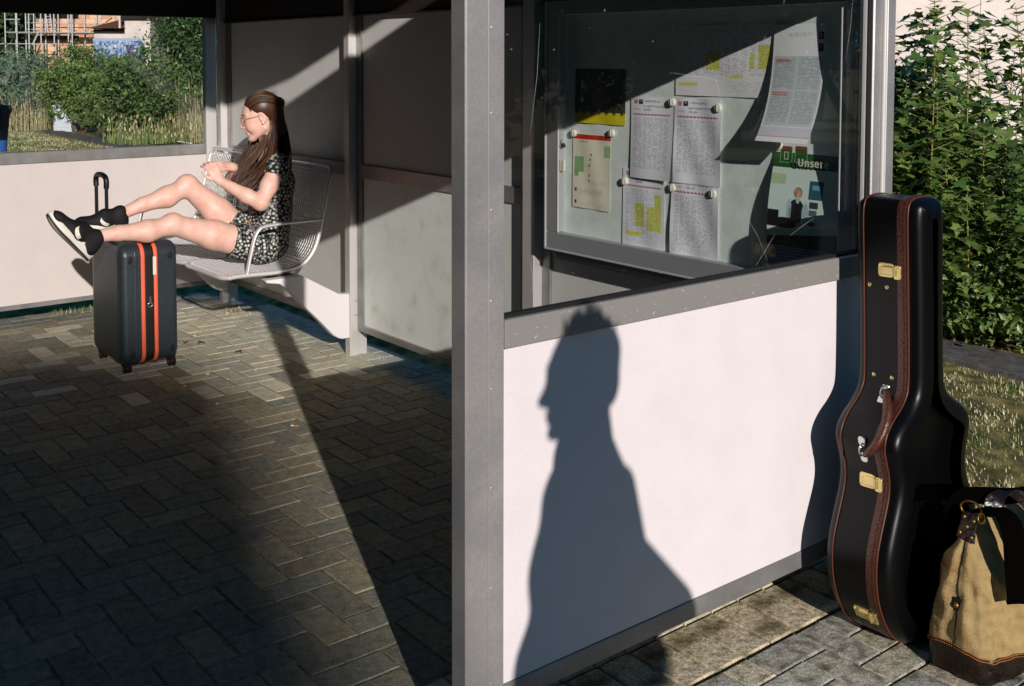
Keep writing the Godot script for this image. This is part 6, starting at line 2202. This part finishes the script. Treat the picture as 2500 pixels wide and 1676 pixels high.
	for q: Array in [[168.0, 1.3], [200.0, 0.5], [268.0, 1.3], [287.0, 0.5], [372.0, 1.3], [358.0, 0.5], [476.0, 1.3], [460.0, 0.5], [590.0, 1.3], [572.0, 0.5], [712.0, 1.3], [680.0, 0.5], [746.0, 1.3], [806.0, 0.5], [912.0, 0.5], [1075.0, 0.5]]:
		m = MB.new()
		var x: float = z2x.call(q[0])
		m.tube([HT * Vector3(x, 0, q[1]), HT * Vector3(x, 4.4 if q[0] < 760 else 5.0, q[1])], 0.030, 6)
		part(sc, "standard", m, M.galvanised)
	for q: Array in [[165.0, 300.0, 215.0, 1.3], [165.0, 1030.0, 328.0, 1.3], [300.0, 1100.0, 298.0, 0.5], [120.0, 720.0, 430.0, 1.3], [300.0, 1100.0, 240.0, 0.5]]:
		m = MB.new()
		m.tube([HT * Vector3(z2x.call(q[0]), z2y.call(q[2]), q[3] + 0.05), HT * Vector3(z2x.call(q[1]), z2y.call(q[2]), q[3] + 0.05)], 0.022, 6)
		part(sc, "ledger", m, M.galvanised)
	for k in 3: part(sc, "deck_plank", hb.call(z2x.call(195.0), z2y.call(338.0), 0.55 + k * 0.26, z2x.call(1020.0), z2y.call(326.0), 0.79 + k * 0.26), M.planks)
	m = MB.new()
	m.tube([HT * Vector3(z2x.call(830.0), z2y.call(300.0), 0.6), HT * Vector3(z2x.call(1050.0), z2y.call(150.0), 0.6)], 0.025, 6)
	part(sc, "brace", m, M.galvanised)
	m = MB.new()
	m.tube([HT * Vector3(z2x.call(405.0), z2y.call(440.0), 1.35), HT * Vector3(z2x.call(455.0), z2y.call(330.0), 1.35)], 0.035, 6)
	part(sc, "brace", m, M.galvanised)
	m = MB.new()
	for e: float in [0.0, 40.0]: m.tube([HT * Vector3(z2x.call(510.0 + e * 0.9), z2y.call(120.0), 1.2), HT * Vector3(z2x.call(540.0 + e), z2y.call(330.0), 1.4)], 0.025, 6)
	for i in 8: m.tube([HT * Vector3(z2x.call(512.0 + i * 4.0), z2y.call(135.0 + i * 26.0), 1.22), HT * Vector3(z2x.call(548.0 + i * 4.0), z2y.call(135.0 + i * 26.0), 1.22)], 0.016, 5)
	part(sc, "ladder", m, M.galvanised)
	# low house with hipped roof and the painted mural wall
	var HP := Transform3D(HT.basis, HT * Vector3(3.0, 0, 3.2))
	var lh := thing("low_house", "low white walled house with brown hipped roof before the block house", "house", HP.origin)
	m = MB.new()
	var y0r: float = z2y.call(300.0)
	var y1r: float = z2y.call(205.0)
	var rp := [HT * Vector3(z2x.call(1000.0), y0r, 3.3), HT * Vector3(z2x.call(1325.0), y0r, 3.3), HT * Vector3(z2x.call(1325.0), y0r, 0.3), HT * Vector3(z2x.call(1000.0), y0r, 0.3), HT * Vector3(z2x.call(1240.0), y1r, 1.8), HT * Vector3(z2x.call(1330.0), y1r, 1.8)]
	var cc: Vector3 = HT * Vector3(z2x.call(1200.0), y0r - 0.2, 1.8)
	m.out4(rp[0], rp[1], rp[5], rp[4], cc); m.out4(rp[2], rp[3], rp[4], rp[5], cc); m.out3(rp[3], rp[0], rp[4], cc); m.out3(rp[1], rp[2], rp[5], cc); m.out4(rp[0], rp[1], rp[2], rp[3], cc + Vector3(0, 2, 0))
	part(lh, "roof", m, M.roof_tile)
	part(lh, "eaves", hb.call(z2x.call(1030.0), z2y.call(345.0), 0.5, z2x.call(1310.0), z2y.call(301.0), 2.9), M.eaves)
	part(lh, "low_wall", hb.call(z2x.call(1040.0), -0.4, 0.5, z2x.call(1312.0), z2y.call(346.0), 3.0), M.white_wall)
	part(lh, "high_wall", hb.call(z2x.call(1312.0), -0.4, 0.4, z2x.call(1530.0), z2y.call(228.0), 3.25), M.white_wall)
	part(lh, "upper_eaves", hb.call(z2x.call(1285.0), z2y.call(227.0), 0.3, z2x.call(1640.0), z2y.call(172.0), 3.4), M.eaves)
	part(lh, "downpipe", hb.call(z2x.call(1272.0), z2y.call(300.0), 3.35, z2x.call(1288.0), z2y.call(185.0), 3.43), M.white_wall)
	# mural: flat paint
	var im := Image.create(220, 150, false, Image.FORMAT_RGBA8)
	im.fill(Color(0.66, 0.70, 0.78, 1))
	var pg := RandomNumberGenerator.new()
	pg.seed = 70
	for i in 900:
		var x := pg.randi_range(0, 219)
		var y := int(clampf(pg.randfn(70, 42), 8, 149))
		var c: Color = [Color(0.35, 0.50, 0.72), Color(0.55, 0.66, 0.80), Color(0.28, 0.36, 0.62), Color(0.80, 0.84, 0.9), Color(0.45, 0.55, 0.70)][pg.randi() % 5]
		im.fill_rect(Rect2i(x, y, pg.randi_range(3, 12), pg.randi_range(3, 14)), c)
	for i in 500:
		var x := int(pg.randfn(160, 13))
		var y := int(clampf(pg.randfn(88, 34), 20, 149))
		im.fill_rect(Rect2i(x, y, 3, pg.randi_range(4, 14)), [Color(0.24, 0.14, 0.36), Color(0.42, 0.22, 0.46), Color(0.18, 0.16, 0.34), Color(0.50, 0.30, 0.42)][pg.randi() % 4])
	var mm := StandardMaterial3D.new()
	mm.albedo_texture = ImageTexture.create_from_image(im)
	mm.roughness = 0.8
	m = MB.new()
	m.quad(HT * Vector3(z2x.call(1045.0), 0.3, 3.26), HT * Vector3(z2x.call(1478.0), 0.3, 3.26), HT * Vector3(z2x.call(1478.0), z2y.call(385.0), 3.26), HT * Vector3(z2x.call(1045.0), z2y.call(385.0), 3.26))
	part(lh, "mural_paint", m, mm)
	var back := "dark trees behind the building site"
	bush("dark_tree", "dark tree behind the scaffolding at the far left", "tree", Vector3(14.6, 0, -62.0), 9.0, 9.5, 15000, 0.42, Color(0.025, 0.06, 0.02), Color(0.07, 0.12, 0.04), 551, back)
	bush("dark_tree", "dark tree left of the scaffolding at the window's left edge", "tree", Vector3(9.8, 0, -58.0), 8.0, 9.0, 15000, 0.42, Color(0.025, 0.06, 0.02), Color(0.07, 0.12, 0.04), 552, back)

# what stands behind the camera: seen in the pane's reflection and by the shade it throws, plus an added sky blocker
func make_behind_camera() -> void:
	mat("tower_wall", Color(0.55, 0.52, 0.48), 0.85)
	mat("sky_blocker_wall", Color(0.30, 0.19, 0.15), 0.9)
	mat("tower_glass", Color(0.10, 0.12, 0.14), 0.1)
	var t := thing("station_building", "tall plain building far behind the camera shading the left paving", "building", Vector3(-26.0, 0, 44.5))
	# its right edge and top stand so that the shade ends where it does on the paving
	var m := MB.new()
	var outline := PackedVector2Array([Vector2(-38, 0), Vector2(-16.06, 0)])
	for q: Array in [[0.72, 16.0], [0.69, 16.24], [0.62, 16.38], [0.50, 16.63], [0.43, 17.19], [0.39, 17.43], [0.20, 17.57], [-0.10, 17.68], [-0.60, 17.89], [-21.2, 18.3]]: outline.append(Vector2(q[0] - 16.78, q[1]))
	m.prism(outline, Transform3D(Basis(Vector3.RIGHT, Vector3.UP, Vector3(-0.377, 0, 1)), Vector3(0, 0, 44.5)), 9.0)
	part(t, "wall", m, M.tower_wall)
	for i in 6:
		for j in 4: part(t, "window", bx(Vector3(-34.0 + i * 2.8, 1.2 + j * 4.2, 44.46), Vector3(-32.5 + i * 2.8, 3.1 + j * 4.2, 44.495), 0.005), M.tower_glass)
	var s := thing("added_sky_blocker", "long dark block added across from the open side of the shelter to hold back the sky", "building", Vector3(-10.0, 0, -10.0))  # unseen hall, added to keep sky light out of the shelter
	part(s, "wall", bx(Vector3(-15.0, -0.1, -30.0), Vector3(-5.0, 9.5, 3.5), 0.02), M.sky_blocker_wall)
	part(s, "roof", bx(Vector3(-15.3, 9.501, -30.3), Vector3(-4.6, 9.8, 3.8), 0.02), M.dark_trim)
	for i in 9: part(s, "window", bx(Vector3(-4.995, 1.1, -28.0 + i * 3.4), Vector3(-4.97, 3.4, -26.2 + i * 3.4), 0.005), M.tower_glass)
	var gp := "dark trees across from the shelter, mirrored in the pane"
	var k := 0
	for q: Array in [[8.5, 8.0, 4.5, 5.0], [12.5, 9.5, 5.5, 6.0], [16.5, 11.0, 5.5, 6.5], [21.0, 12.5, 6.5, 7.0], [9.8, 13.0, 6.0, 8.0], [25.0, 15.0, 7.0, 8.0]]:
		bush("hedge_tree", ["first dark tree across from the shelter, nearest the camera", "second dark tree across from the shelter", "third dark tree across from the shelter", "fourth dark tree across from the shelter", "tall dark tree behind the nearest one", "farthest dark tree across from the shelter"][k], "tree", Vector3(q[0], -0.05, q[1]), q[2], q[3], 5000, 0.24, Color(0.02, 0.045, 0.015), Color(0.06, 0.10, 0.03), 601 + k, gp)
		k += 1
